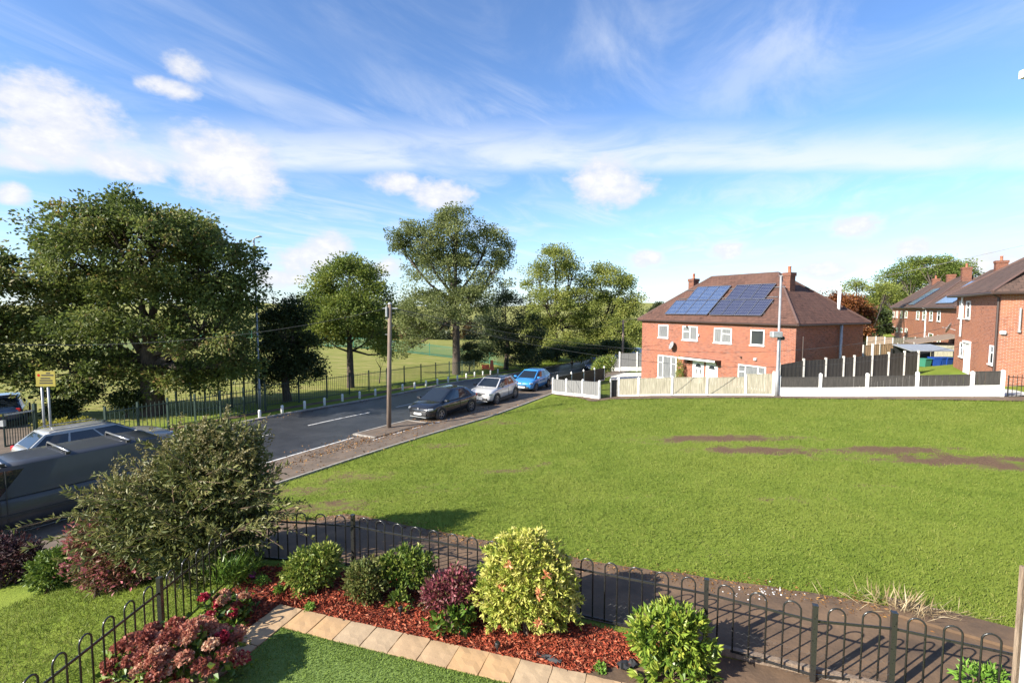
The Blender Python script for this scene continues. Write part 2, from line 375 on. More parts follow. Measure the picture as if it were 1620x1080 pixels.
# ------------------------------------------------------------------ road axis
def catmull(P, step=1.0):
    P = [np.array(p, float) for p in P]; out = []
    for i in range(len(P) - 1):
        p0 = P[i-1] if i else 2 * P[0] - P[1]; p1, p2 = P[i], P[i+1]; p3 = P[i+2] if i + 2 < len(P) else 2 * P[-1] - P[-2]
        n = max(2, int(np.linalg.norm(p2 - p1) / step))
        for t in np.linspace(0, 1, n, endpoint=False):
            out.append(.5 * (2*p1 + (p2-p0)*t + (2*p0-5*p1+4*p2-p3)*t*t + (3*p1-p0-3*p2+p3)*t**3))
    return np.array(out + [P[-1]])
AX = catmull([(-36,-16),(-24,3),(-10.9,23.6),(-6,31.4),(-2.4,39),(2,48),(7.5,58),(15,70),(29,90),(62,128)], 1.0)
_t = np.gradient(AX, axis=0); _t /= np.linalg.norm(_t, axis=1)[:, None]
AN = np.c_[_t[:, 1], -_t[:, 0]]      # points to the near side
AS = np.r_[0, np.cumsum(np.linalg.norm(np.diff(AX, axis=0), axis=1))]
def axat(s, off):
    x = np.interp(s, AS, AX[:, 0] ); y = np.interp(s, AS, AX[:, 1]); nx = np.interp(s, AS, AN[:, 0]); ny = np.interp(s, AS, AN[:, 1])
    return x + nx * off, y + ny * off
def sfor(p):
    """arc length on the road axis and offset of a point"""
    k = np.argmin((AX[:, 0] - p[0]) ** 2 + (AX[:, 1] - p[1]) ** 2)
    d = np.array([p[0], p[1]]) - AX[k]
    return AS[k] + d @ _t[k], d @ AN[k]
def road_coords(x, y):
    k = np.argmin((x[:, None] - AX[None, ::2, 0]) ** 2 + (y[:, None] - AX[None, ::2, 1]) ** 2, axis=1) * 2
    return ((np.c_[x, y] - AX[k]) * AN[k]).sum(1)
def ribbon(name, s0, s1, o0, o1, up, m, step=1.0, no=4, parent=None, thick=0):
    ss = np.linspace(s0, s1, max(2, int((s1 - s0) / step) + 1)); oo = np.linspace(o0, o1, no)
    X, Y = zip(*[axat(ss, o) for o in oo]); X = np.array(X); Y = np.array(Y); Z = hgt(X, Y) + up
    n = len(ss); V = np.stack([X, Y, Z], -1).reshape(-1, 3)
    Fq = [(i*n+j, (i+1)*n+j, (i+1)*n+j+1, i*n+j+1) for i in range(no-1) for j in range(n-1)]
    V = [tuple(p) for p in V]
    if thick:
        b = len(V); V += [(p[0], p[1], p[2] - thick) for p in V]
        rim = [j for j in range(n)] + [i*n+n-1 for i in range(1, no)] + [(no-1)*n+j for j in range(n-2, -1, -1)] + [i*n for i in range(no-2, 0, -1)]
        Fq += [(rim[i], rim[(i+1) % len(rim)], rim[(i+1) % len(rim)] + b, rim[i] + b) for i in range(len(rim))]
    mb = MB(); mb.v = V; mb.f = Fq
    return mb.build(name, m, parent)
def make_ground():
    N = 190; b, A = 5.75, 9.4
    u = np.linspace(-1, 1, 2 * N + 1); gx = A * np.sinh(b * u) + 3; gy = A * np.sinh(b * u) + 14
    gx = gx[np.abs(gx) < 1500]; gy = gy[(gy > -130) & (gy < 1500)]
    X, Y = np.meshgrid(gx, gy); Z = hgt(X, Y)
    far = np.clip((np.hypot(X, Y) - 250) / 900, 0, 1)
    Z += far * 20 * (0.5 + .5 * np.sin(X / 170) * np.cos(Y / 260 + 1)) * (Y > 100)   # low hills far off
    nx, ny = len(gx), len(gy)
    V = np.stack([X, Y, Z], -1).reshape(-1, 3); I = np.arange(nx * ny).reshape(ny, nx)
    Fq = np.stack([I[:-1, :-1], I[:-1, 1:], I[1:, 1:], I[1:, :-1]], -1).reshape(-1, 4)
    me = bpy.data.meshes.new('ground'); me.from_pydata(V, [], Fq)
    me.polygons.foreach_set('use_smooth', [True] * len(me.polygons))
    x, y = X.ravel(), Y.ravel()
    ro = np.concatenate([road_coords(x[i:i+20000], y[i:i+20000]) for i in range(0, len(x), 20000)])
    pk = np.clip((-ro - 6) / 3, 0, 1)
    me.attributes.new('soil', 'FLOAT', 'POINT').data.foreach_set('value', soil_at(x, y).astype(np.float32))
    me.attributes.new('park', 'FLOAT', 'POINT').data.foreach_set('value', pk.astype(np.float32))
    me.materials.append(ground_material()); me.update()
    return tag(ob('ground', me), 'sloping green meadow and park grass with bare soil patches', 'ground', kind='structure')
make_ground()
M['asphalt'] = mat('road_asphalt', (.048,.050,.054), (.028,.030,.034), 1.1, .45, bump=.25, bscale=60, spec=.5)
M['strip'] = mat('worn_brown_asphalt', (.15,.11,.078), (.09,.068,.05), 1.6, .85, bump=.3, bscale=50)
M['path'] = mat('dirty_path', (.155,.096,.054), (.07,.045,.027), 1.4, .9, bump=.5, bscale=18)
M['kerb'] = mat('kerb_concrete', (.36,.33,.29), (.22,.20,.17), 4, .85, bump=.3)
M['mark'] = mat('road_paint', (.62,.61,.58), (.30,.29,.28), 5, .7, lo=.38, hi=.5)
S0, _ = sfor(G(461, 681)); SEND = AS[-1] - 2
road = tag(ribbon('road', 2, SEND, -3.25, 3.95, .02, M['asphalt'], no=8), 'dark asphalt road running past the parked cars', 'road', kind='structure')
strip = tag(ribbon('parking_strip', 2, S0 + 40, 3.95, 5.35, .024, M['strip'], no=4), 'worn brown asphalt parking strip beside the road', 'parking strip', kind='structure')
foot = tag(ribbon('pavement', 2, S0 + 40, 5.35, 6.75, .05, M['strip'], no=4, thick=.1), 'brown footway along the edge of the meadow', 'pavement', kind='structure')
verge_k = ribbon('kerb', 2, SEND, -3.42, -3.25, .09, M['kerb'], no=2, thick=.2, parent=road)
ek = ribbon('edging', 2, S0 + 40, 6.75, 6.85, .07, M['kerb'], no=2, thick=.2, parent=foot)
ribbon('edge_line', 14, S0 + .6, 3.90, 4.0, .03, M['mark'], no=2, parent=road)
s = 6.0
while s < SEND - 6:
    ribbon('centre_line', s, s + 4, -.05, .05, .026, M['mark'], no=2, parent=road); s += 6
s1 = sfor(G(575, 690))[0]
nib = tag(ribbon('kerbed_build_out', s1, s1 + 3.4, 3.6, 4.95, .06, M['strip'], no=3, thick=.15), 'low kerbed build-out round the timber pole', 'build-out', kind='structure')
for (a, b_, c, d) in [(s1 - .1, s1 + 3.5, 3.48, 3.6), (s1 - .1, s1, 3.6, 4.95), (s1 + 3.4, s1 + 3.5, 3.6, 4.95)]:
    ribbon('kerb', a, b_, c, d, .075, M['kerb'], no=2, thick=.2, parent=nib)
for i in range(5):
    ribbon('bay_mark', s1 - .4 + i * 1.25, s1 + .35 + i * 1.25, 5.1, 5.18, .032, M['mark'], no=2, parent=strip)
tag(ribbon('school_entrance', sfor(PZ(40, 690, -1.4))[0] - 7, sfor(PZ(40, 690, -1.4))[0] + .8, -16, -3.42, .03, M['strip'], no=10), 'tan tarmac entrance leading through the school gate', 'entrance', kind='structure')
# verge strip of brown soil behind the kerb
ribbon('verge_soil', 10, S0 + 34, -5.2, -4.6, .015, M['path'], no=3, parent=road)

# sheets bounded by two rows of points lying on the terrain
def sheet(name, A_, B_, up, m, n=40, k=5, parent=None, thick=0, rag=0):
    A_ = catmull([(p[0], p[1]) for p in A_], .4) if len(A_) > 2 else np.array([A_[0][:2], A_[1][:2]], float)
    B_ = catmull([(p[0], p[1]) for p in B_], .4) if len(B_) > 2 else np.array([B_[0][:2], B_[1][:2]], float)
    def rs(Q):
        d = np.r_[0, np.cumsum(np.linalg.norm(np.diff(Q, axis=0), axis=1))]; t = np.linspace(0, d[-1], n)
        return np.c_[np.interp(t, d, Q[:, 0]), np.interp(t, d, Q[:, 1])]
    a, b = rs(A_), rs(B_)
    if rag:
        rr = np.random.default_rng(3); b = b + rr.normal(0, rag, b.shape)
    t = np.linspace(0, 1, k)[:, None, None]; Q = a[None] * (1 - t) + b[None] * t
    Z = hgt(Q[..., 0], Q[..., 1]) + up
    V = [tuple(p) for p in np.concatenate([Q, Z[..., None]], -1).reshape(-1, 3)]
    mb = MB(); mb.v = V; mb.f = [(i*n+j, i*n+j+1, (i+1)*n+j+1, (i+1)*n+j) for i in range(k-1) for j in range(n-1)]
    if thick:
        b0 = len(V); mb.v = V + [(p[0], p[1], p[2] - thick) for p in V]
        rim = list(range(n)) + [i*n+n-1 for i in range(1, k)] + [(k-1)*n+j for j in range(n-2, -1, -1)] + [i*n for i in range(k-2, 0, -1)]
        mb.f += [(rim[i], rim[(i+1) % len(rim)], rim[(i+1) % len(rim)] + b0, rim[i] + b0) for i in range(len(rim))]
    return mb.build(name, m, parent)
# ------------------------------------------------------------------ garden: railings, path, slabs, bed, lawn
def V2(p): return Vector((p[0], p[1], 0))
FZ = .95
fC0, fA, fB, fC, fD = [V2(PZ(x, y, FZ)) for x, y in ((397,805),(558,815),(1118,917),(1290,958),(1415,970))]
fE = V2(PZ(1609, 1036, .78)); fM = (fA + fB) / 2
fS = [fC0]; _d = (V2(PZ(252, 915, FZ)) - fC0)
for k in range(1, 4): fS.append(fC0 + _d * k)
post_me = MB().box(-.028,.028,-.028,.028,-.15,.955).box(-.031,.031,-.031,.031,.955,.968).mesh('post', M['black_metal'])
def hoop_mesh(w):
    r = w / 2; zt = .945 - r
    pts = [(-r, 0, .07), (-r, 0, zt)] + [(-r * math.cos(a), 0, zt + r * math.sin(a)) for a in np.linspace(.3, math.pi - .3, 7)] + [(r, 0, zt), (r, 0, .07)]
    return MB().tube(pts, .0112, 5).mesh('hoop', M['black_metal'], True)
def railing(pts, label, skip_first=False, end_post=True):
    t = empty('bow_top_railing', (pts[0].x, pts[0].y, 0)); tag(t, label, 'railing', 'bow-top railings round the garden'); o0 = pts[0]
    zs = [h1(p.x, p.y) for p in pts]
    for i, p in enumerate(pts):
        if (i == 0 and skip_first) or (i == len(pts) - 1 and not end_post): continue
        ob('post', post_me, t, (p.x - o0.x, p.y - o0.y, zs[i]), math.atan2((pts[min(i+1,len(pts)-1)]-pts[max(i-1,0)]).y, (pts[min(i+1,len(pts)-1)]-pts[max(i-1,0)]).x))
    for i in range(len(pts) - 1):
        p, q = pts[i] - o0, pts[i+1] - o0; d = q - p; L = d.length; rz = math.atan2(d.y, d.x); u = d / L
        for z, hh in ((.765, .03), (.09, .03)):
            MB().bar(Vector((p.x, p.y, zs[i] + z)), Vector((q.x, q.y, zs[i+1] + z)), .012, hh).build('rail', M['black_metal'], t)
        n = max(2, round((L - .12) / .325)); pitch = (L - .1) / n; hm = hoop_mesh(pitch * .5)
        for k in range(n):
            s_ = .05 + pitch * (k + .5); c = p + u * s_
            ob('hoop', hm, t, (c.x, c.y, zs[i] + (zs[i+1] - zs[i]) * s_ / L), rz)
    return t
r1 = railing([fC0, fA, fM, fB, fC, fD, fE], 'black bow-top railing between the flower bed and the meadow path', end_post=False)
r2 = railing(fS, 'black bow-top railing running down the lawn beside the hydrangeas', skip_first=True)
def netting(parent, p, q, hh, o0):
    d = q - p; L = d.length; u = d / L; mb = MB(); nx = int(L / .035); rows = int(hh / .075); rr = random.Random(7)
    for r_ in range(rows):
        pts = []
        for k in range(nx + 1):
            w = p + u * (L * k / nx) - o0; z = .05 + r_ * .075 + (.02 if (k + r_) % 2 else -.012) + .02 * math.sin(k * .11)
            pts.append((w.x + .03 * math.sin(k * .07 + r_ * .2) * u.y, w.y - .03 * math.sin(k * .07 + r_ * .2) * u.x, z))
        mb.tube(pts, .0014, 3, False)
    mb.build('wire_netting', M['wire'], parent)
_o = fC0
netting(r1, fA, fM, .36, _o); netting(r1, fM + (fB - fM) * .1, fB, .45, _o); netting(r1, fB, fC, .42, _o); netting(r1, fC, fD, .4, _o)
# path outside the railing
out = [fC0 + Vector((-.6, .1, 0)), fC0 + Vector((0, .07, 0)), fA + Vector((.02, .07, 0)), fM + Vector((.03, .06, 0)), fB + Vector((.03, .06, 0)), fD + Vector((.03, .06, 0)), fE + Vector((.03, .05, 0)), fE + Vector((3.2, -1.0, 0))]
edge = [G(*p) for p in ((388,826),(430,822),(480,824),(545,813),(600,822),(680,838),(749,852),(840,868),(920,885),(1050,904),(1180,922),(1330,946),(1420,962),(1620,1000))]
edge.append(edge[-1] + Vector((2.6, -.8, 0)))
gpath = tag(sheet('footpath', out, edge, .012, M['path'], 70, 8, rag=.02), 'dirty brown footpath between the railings and the meadow', 'footpath', kind='structure')
conc = MB()
a_ = G(1404, 948); b_ = G(1620, 1002); n_ = Vector((b_.y - a_.y, -(b_.x - a_.x), 0)).normalized()
conc_o = sheet('concrete_edge', [a_, (a_ + b_) / 2 + Vector((0, .02, 0)), b_], [a_ + n_ * .45, (a_ + b_) / 2 + n_ * .5, b_ + n_ * .55], .05, M['path'], 12, 3, gpath, thick=.08)
MB().bar(fB + Vector((0, 0, .05)), fE + Vector((0, 0, .05)), .07, .12).build('edging_board', M['timber'], gpath)
# slabs
gO = PZ(443, 960.5, 0); gQ = PZ(640, 1005.4, 0); e1 = (gQ - gO).normalized(); e2 = Vector((e1.y, -e1.x, 0))
if e2.y > 0: e2 = -e2
def gl(a, b, z=0): q = gO + e1 * a + e2 * b; return Vector((q.x, q.y, z))
gp = empty('garden_path', (gO.x, gO.y, 0), math.atan2(e1.y, e1.x), label='sandstone slab edging round the artificial lawn', cat='path', kind='structure')
sgn = 1 if Vector((-e1.y, e1.x, 0)).dot(e2) > 0 else -1
slab_me = []
for k in range(6):
    rr = random.Random(40 + k); mb = MB(); nn = 5; S = .408
    top = [(S * i / (nn-1), sgn * S * j / (nn-1), .052 + (rr.uniform(-.004, .004) if 0 < i < nn-1 and 0 < j < nn-1 else rr.uniform(-.007, -.002))) for j in range(nn) for i in range(nn)]
    top = [(x + (rr.uniform(-.005,.005) if (x in (0, S)) else 0), y + (rr.uniform(-.005,.005) if abs(y) in (0, S) else 0), z) for x, y, z in top]
    mb.v = top[:]; mb.f = [(j*nn+i, j*nn+i+1, (j+1)*nn+i+1, (j+1)*nn+i) for j in range(nn-1) for i in range(nn-1)]
    rim = list(range(nn)) + [j*nn+nn-1 for j in range(1, nn)] + [(nn-1)*nn+i for i in range(nn-2, -1, -1)] + [j*nn for j in range(nn-2, 0, -1)]
    b0 = len(mb.v); mb.v += [(x, y, -.03) for x, y, z in [top[i] for i in rim]]
    mb.f += [(rim[i], rim[(i+1) % len(rim)], b0 + (i+1) % len(rim), b0 + i) for i in range(len(rim))]
    slab_me.append(mb.mesh('slab', M[('slab','slab2','slab3')[k % 3]]))
def slab(i, j):
    o = ob('slab', slab_me[(i * 5 + j * 3 + (i // 2)) % 6], gp, (i * .42 + .006, sgn * (j * .42 + .006), h1(*gl(i*.42+.2, j*.42+.2)[:2]) + R.uniform(-.003, .003)))
for i in range(0, 15): slab(i, 0)
for j in range(1, 9): slab(0, j)
# artificial lawn
M['turf'] = mat('artificial_turf', (.155,.225,.042), (.115,.18,.034), 60, .85, bump=.6, bscale=140)
lawn_o = tag(sheet('lawn', [gl(.425, .425), gl(6.6, .425)], [gl(.425, 4.2), gl(6.6, 4.2)], .035, M['turf'], 8, 8), 'bright green artificial lawn inside the slab edging', 'lawn', kind='structure')
# bark bed
M['mulchbase'] = mat('bark_mulch_bed', (.15,.030,.016), (.06,.016,.010), 18, .9, bump=.9, bscale=60)
bedA = [gl(-.0, 0), gl(1.6, -.0), gl(3.2, 0), gl(4.5, 0)]
bedB = [fC0 + Vector((.25, -.25, 0)), fA + Vector((0, -.06, 0)), fM + Vector((0, -.06, 0)), fB + Vector((-.12, -.06, 0))]
sheet('soil_strip', [gl(4.5, 0), gl(6.2, 0)], [fB + Vector((-.12, -.06, 0)), fD + Vector((.2, -.08, 0))], .016, M['path'], 16, 6, gpath)
bed = tag(sheet('flower_bed', bedA, bedB, .02, M['mulchbase'], 40, 8), 'flower bed of red bark mulch inside the railings', 'flower bed', kind='structure')
sheet('side_bed', [gl(0, 0), gl(0, 1.5), gl(0, 3.4)], [fC0 + Vector((.25, -.25, 0)), fC0 * .5 + fS[1] * .5 + Vector((.12, 0, 0)), fS[1] + Vector((.12, 0, 0)), fS[2] + Vector((.12, 0, 0))], .021, M['mulchbase'], 24, 5, bed)
def leafmesh(name, pos, dirs, size, mat_, tint, wr=.5, fold=.1, seed=0):
    rr = np.random.default_rng(seed); N = len(pos)
    dirs = dirs / np.maximum(np.linalg.norm(dirs, axis=1), 1e-6)[:, None]
    rv = rr.normal(size=(N, 3)); side = np.cross(dirs, rv); side /= np.maximum(np.linalg.norm(side, axis=1), 1e-6)[:, None]
    nr = np.cross(side, dirs); s = np.broadcast_to(size, (N,))[:, None]
    v = np.stack([pos, pos + dirs * .5 * s + side * s * wr / 2 + nr * fold * s, pos + dirs * s, pos + dirs * .5 * s - side * s * wr / 2 + nr * fold * s], 1).reshape(-1, 3)
    return npmesh(name, v, np.arange(4 * N).reshape(N, 4), mat_, tint)
M['chips'] = leafmat('bark_chips', [(0, (.09,.018,.010)), (.45, (.26,.048,.022)), (.8, (.36,.085,.04)), (1, (.46,.19,.11))], .0, .85, .2)
rg = np.random.default_rng(11)
def bed_points(n, A_, B_, rg=rg):
    A_ = catmull([(p[0], p[1]) for p in A_], .3); B_ = catmull([(p[0], p[1]) for p in B_], .3)
    t = rg.random(n); a = np.c_[np.interp(t, np.linspace(0, 1, len(A_)), A_[:, 0]), np.interp(t, np.linspace(0, 1, len(A_)), A_[:, 1])]
    b = np.c_[np.interp(t, np.linspace(0, 1, len(B_)), B_[:, 0]), np.interp(t, np.linspace(0, 1, len(B_)), B_[:, 1])]
    w = rg.random(n)[:, None]; return a * (1 - w) + b * w
xy = np.r_[bed_points(21000, bedA, bedB), bed_points(6000, [gl(0, 0), gl(0, 1.5), gl(0, 3.4)], [fC0 + Vector((.25, -.25, 0)), fS[1] + Vector((.12, 0, 0)), fS[2]])]
pos = np.c_[xy, hgt(xy[:, 0], xy[:, 1]) + .02 + rg.random(len(xy)) * .025]
dr = np.c_[rg.normal(size=(len(xy), 2)), rg.normal(0, .25, len(xy))]
cl_me = leafmesh('bark_mulch', pos, dr, .03 + .05 * rg.random(len(xy)), M['chips'], rg.random(len(xy)) ** 1.1, .32, .05, 3)
tag(ob('bark_mulch', cl_me), 'red bark chips covering the flower bed', 'mulch', kind='stuff')
# white topped end post where the railing stops
ep = empty('end_post', (fE.x, fE.y, 0)); tag(ep, 'tall white boarded post where the railing ends', 'post')
a0 = PZ(1609, 1036, .78); tz = 1.78
MB().box(-.045, -.012, -.045, .0, -.1, tz).build('timber_post', M['timber'], ep)
MB().box(-.011, .16, -.044, -.004, -.1, tz - .2).build('white_board', M['white'], ep)
# projecting brick wing with the white gutter corner at the edge of view
wg = empty('house_wing', (4.9, 3.95, 0)); tag(wg, 'brick house wing with white gutter corner beside the garden', 'house')
MB().box(0, 4, -7, 0, -.2, 6.38).build('wall', M['brick'], wg)
MB().box(-.42, 4.2, -7, .42, 6.42, 6.46).build('soffit', M['white'], wg)
MB().box(-.52, 4.2, -7, .46, 6.465, 6.53).build('gutter', M['white'], wg)
MB().add([(-.5,-7,6.57),(4.2,-7,6.57),(4.2,.43,6.57),(-.5,.43,6.57),(1.8,-7,8.0),(4.2,-7,8.0),(4.2,-1.9,8.0),(1.8,-1.9,8.0)],
         [(0,3,2,1),(4,5,6,7),(0,1,5,4),(1,2,6,5),(2,3,7,6),(3,0,4,7)]).build('roof', M['fascia'], wg)
# small things in the bed
def spot(name, px, py, label):
    p = G(px, py); t = empty(name, p); tag(t, label, 'garden light')
    MB().tube([(0,0,-.05),(0,0,.09)], .008, 5).build('spike', M['blackplastic'], t)
    MB().lathe([(.015,0),(.03,.02),(.034,.07),(.035,.08)], 10, 'z', (0,0,.08)).build('lamp_head', M['blackplastic'], t, True)
    MB().lathe([(.03,0),(.03,.005)], 10, 'z', (0,0,.161)).build('lens', M['carglass'], t)
spot('spike_light', 787, 1034, 'black spike light in the bark under the big yellow shrub')
spot('spike_light', 634, 976, 'black spike light in the bark beside the purple hydrangea')
for px, py, w, d, rz, lb in ((868,1046,.34,.07,-.45,'long black strip of weed fabric lying on the bark'), (992,1056,.22,.15,.4,'crumpled black weed fabric beside the rhododendron')):
    p = G(px, py); rr = random.Random(px); mb = MB(); n = 7
    vv = [(w * (i/(n-1) - .5), d * (j/3 - .5), .035 + rr.uniform(0, .04)) for j in range(4) for i in range(n)]
    mb.v = vv + [(x, y, z - .012) for x, y, z in vv]; k = len(vv)
    mb.f = [(j*n+i, j*n+i+1, (j+1)*n+i+1, (j+1)*n+i) for j in range(3) for i in range(n-1)] + [(k+j*n+i, k+(j+1)*n+i, k+(j+1)*n+i+1, k+j*n+i+1) for j in range(3) for i in range(n-1)]
    o = mb.build('weed_fabric', M['blackplastic'], None, False, (p.x, p.y, h1(p.x, p.y)), rz); tag(o, lb, 'fabric scrap')
# ------------------------------------------------------------------ houses
def pvmat(name, c1, line):
    m = bpy.data.materials.new(name); m.use_nodes = True; T = NT(m.node_tree); b = T.n['Principled BSDF']
    tc = T.node('ShaderNodeTexCoord'); br = T.node('ShaderNodeTexBrick', offset=0.0); T.put(br.inputs['Vector'], tc.outputs['UV'])
    br.inputs['Scale'].default_value = 1; br.inputs['Brick Width'].default_value = 1/6; br.inputs['Row Height'].default_value = 1/10
    br.inputs['Mortar Size'].default_value = .006; br.inputs['Color1'].default_value = (*c1, 1); br.inputs['Color2'].default_value = (*[q * .8 for q in c1], 1); br.inputs['Mortar'].default_value = (*line, 1)
    T.put(b.inputs['Base Color'], br.outputs[0]); b.inputs['Roughness'].default_value = .12; b.inputs['Specular IOR Level'].default_value = .5
    return m
M['pv1'] = pvmat('blue_solar_cells', (.024,.048,.125), (.24,.29,.36)); M['pv2'] = pvmat('dark_solar_cells', (.014,.017,.048), (.20,.22,.28))
class House:
    def __init__(s, name, label, corner, h, L, D, zg, ez, hr, brick, tiles, over=.3, hipA=True, hipB=True):
        s.h = h; s.u = Vector((-math.sin(h), math.cos(h), 0)); s.v = Vector((math.cos(h), math.sin(h), 0))
        s.L, s.D, s.zg, s.ez, s.hr, s.o = L, D, zg, ez, hr, over
        s.O = Vector((corner[0], corner[1], 0)); s.t = empty(name, s.O, h); tag(s.t, label, 'house'); s.brick = brick
        MB().box(0, D, 0, L, zg - .5, ez - .02).build('wall', brick, s.t)
        o = over; e = ez; r = ez + hr; W2 = D / 2
        x0, x1, y0, y1 = -o, D + o, -o, L + o; run = W2 + o
        ra, rb = (y0 + run if hipA else y0), (y1 - run if hipB else y1)
        P = [(x0,y0,e),(x1,y0,e),(x1,y1,e),(x0,y1,e),(W2,ra,r),(W2,rb,r)]
        fs = [(3,0,4,5),(1,2,5,4),(0,1,4),(2,3,5)]
        me = bpy.data.meshes.new('roof'); me.from_pydata(P + [(W2, ra, e), (W2, rb, e)][:0], [], fs); uv = me.uv_layers.new(name='UV')
        for pl, fc in zip(me.polygons, fs):
            a, b = Vector(P[fc[0]]), Vector(P[fc[1]]); d = (b - a).normalized()
            for li, vi in zip(pl.loop_indices, fc):
                w = Vector(P[vi]) - a; al = w.dot(d); uv.data[li].uv = (al + 50, (w - d * al).length + 20)
        me.materials.append(tiles); s.roof = ob('roof', me, s.t)
        sm = s.roof.modifiers.new('thick', 'SOLIDIFY'); sm.thickness = .06; sm.offset = 1
        MB().box(x0 + .03, x1 - .03, y0 + .03, y1 - .03, e - .09, e - .02).build('soffit', M['fascia'], s.t)
        gm = MB()
        for a, b in (((x0,y0),(x0,y1)),((x0,y0),(x1,y0)),((x1,y0),(x1,y1)),((x0,y1),(x1,y1))):
            gm.tube([(a[0],a[1],e - .03),(b[0],b[1],e - .03)], .055, 6)
        gm.build('gutter', M['fascia'], s.t)
        rm = MB()
        for a, b in ((4,5),(0,4),(1,4),(2,5),(3,5)):
            rm.tube([Vector(P[a]) + Vector((0,0,.07)), Vector(P[b]) + Vector((0,0,.07))], .085, 6)
        rm.build('ridge_tiles', M['lead'] if False else tiles_ridge, s.roof)
    def local(s, p):
        w = Vector(p) - s.O; return Vector((w.dot(s.v), w.dot(s.u), w.z))
    def hit(s, px, py, n, d):
        """local point where the view ray meets the local plane n.x = d"""
        r = Vector(ray(px, py)); c = s.local((0, 0, CAMZ)); rl = Vector((r.dot(s.v), r.dot(s.u), r.z))
        return c + rl * ((d - n.dot(c)) / n.dot(rl))
    def face(s, px, py, f='f'):
        q = s.hit(px, py, Vector((1,0,0)) if f == 'f' else Vector((0,1,0)), 0); return ((q.y if f == 'f' else q.x), q.z)
    def slope(s, which):
        if which == 'f': n = Vector((-s.hr, 0, s.D/2 + s.o)).normalized(); p = Vector((-s.o, 0, s.ez))
        else: n = Vector((0, -s.hr, s.D/2 + s.o)).normalized(); p = Vector((0, -s.o, s.ez))
        return n, n.dot(p)
    def pt(s, f, a, d, z): return Vector((-d, a, z)) if f == 'f' else Vector((a, -d, z))
    def fbox(s, mb, f, a0, a1, d0, d1, z0, z1):
        p, q = s.pt(f, a0, d0, z0), s.pt(f, a1, d1, z1)
        return mb.box(min(p.x,q.x), max(p.x,q.x), min(p.y,q.y), max(p.y,q.y), min(z0,z1), max(z0,z1))
    def window(s, f, a0, a1, z0, z1, cols=(1,), rows=None, curtain=True, t=.075, sill=True):
        """frame with glazing bars; rows: per column list of horizontal split fractions"""
        a0, a1 = min(a0, a1), max(a0, a1); w = empty('window', (0,0,0)); w.parent = s.t
        fr = MB(); F_ = lambda *k: s.fbox(fr, f, *k)
        F_(a0, a0 + t, -.02, .045, z0, z1); F_(a1 - t, a1, -.02, .045, z0, z1); F_(a0 + t, a1 - t, -.02, .045, z1 - t, z1); F_(a0 + t, a1 - t, -.02, .045, z0, z0 + t)
        tot = sum(cols); x = a0; W = a1 - a0; spans = []
        for i, c in enumerate(cols):
            x2 = x + W * c / tot
            if i < len(cols) - 1: F_(x2 - t * .5, x2 + t * .5, -.02, .04, z0 + t, z1 - t)
            spans.append((x, x2)); x = x2
        for i, (b0, b1) in enumerate(spans):
            zs = [z0] + [z0 + (z1 - z0) * r_ for r_ in ((rows or [[]] * 9)[i])] + [z1]
            for z in zs[1:-1]: F_(max(b0, a0 + t), min(b1, a1 - t), -.02, .036, z - t * .45, z + t * .45)
            for k in range(len(zs) - 1):
                pm = MB(); s.fbox(pm, f, b0 + t * .4, b1 - t * .4, .002, .012, zs[k] + t * .4, zs[k+1] - t * .4)
                pm.build('pane', M['curtain'] if curtain and R.random() < curtain else M['glass'], w)
        fr.build('frame', M['white'], w)
        if sill:
            sm = MB(); s.fbox(sm, f, a0 - .06, a1 + .06, -.02, .1, z0 - .07, z0 - .005); sm.build('sill', M['white'], w)
        return w
    def pwin(s, f, x0, x1, y0, y1, **k):
        """window from pixel bounds; y0, y1 read at the window's middle"""
        a0 = s.face(x0, (y0+y1)/2, f)[0]; a1 = s.face(x1, (y0+y1)/2, f)[0]; z1 = s.face((x0+x1)/2, y0, f)[1]; z0 = s.face((x0+x1)/2, y1, f)[1]
        return s.window(f, a0, a1, z0, z1, **k)
    def chimney(s, x, y, zb, zt, w=.6, d=.45, pots=1, brick=None):
        c = MB().box(x-w/2, x+w/2, y-d/2, y+d/2, zb, zt - .25).box(x-w/2-.05, x+w/2+.05, y-d/2-.05, y+d/2+.05, zt-.25, zt).build('chimney', brick or M['brick_dark'], s.roof)
        for k in range(pots):
            yy = y + (k - (pots-1)/2) * .35
            MB().lathe([(.13,0),(.12,.05),(.11,.4),(.13,.42),(.13,.47)], 10, 'z', (x, yy, zt)).build('chimney_pot', M['pot'], c, True)
        MB().box(x-w/2-.1, x+w/2+.1, y-d/2-.14, y-d/2-.004, zb+.2, zb+.42).build('flashing', M['lead'], c)
M['pot'] = mat('terracotta_pot', (.42,.15,.08), (.30,.11,.06), 6, .8)
tiles_ridge = mat('ridge_tile', (.11,.062,.05), (.085,.05,.042), 5, .8)
hd = math.radians(28.5); fitu = Vector((-math.sin(hd), math.cos(hd), 0)); fitv = Vector((math.cos(hd), math.sin(hd), 0))
Acor = Vector((18.695, 32.2, 0)) + fitu * .3 + fitv * .3
H = House('semi_detached_house', 'red brick semi-detached house with solar panels on its hipped roof', Acor, hd, 14.38, 8.25, -2.0, CAMZ - 1.155, 3.74, M['brick'], M['tiles'])
H.pwin('f', 1042, 1057.6, 513.8, 534, curtain=1); H.pwin('f', 1080, 1104, 516, 538, cols=(1,1), rows=[[], [.6]], curtain=1)
H.pwin('f', 1130, 1158, 519, 542.5, cols=(1.3,1), rows=[[.62], []], curtain=1); H.pwin('f', 1187.6, 1209.6, 521.5, 546, curtain=.4)
H.pwin('f', 1041, 1070.5, 562.5, 599, cols=(1,1.6,1), rows=[[.68],[],[.68]], curtain=1)
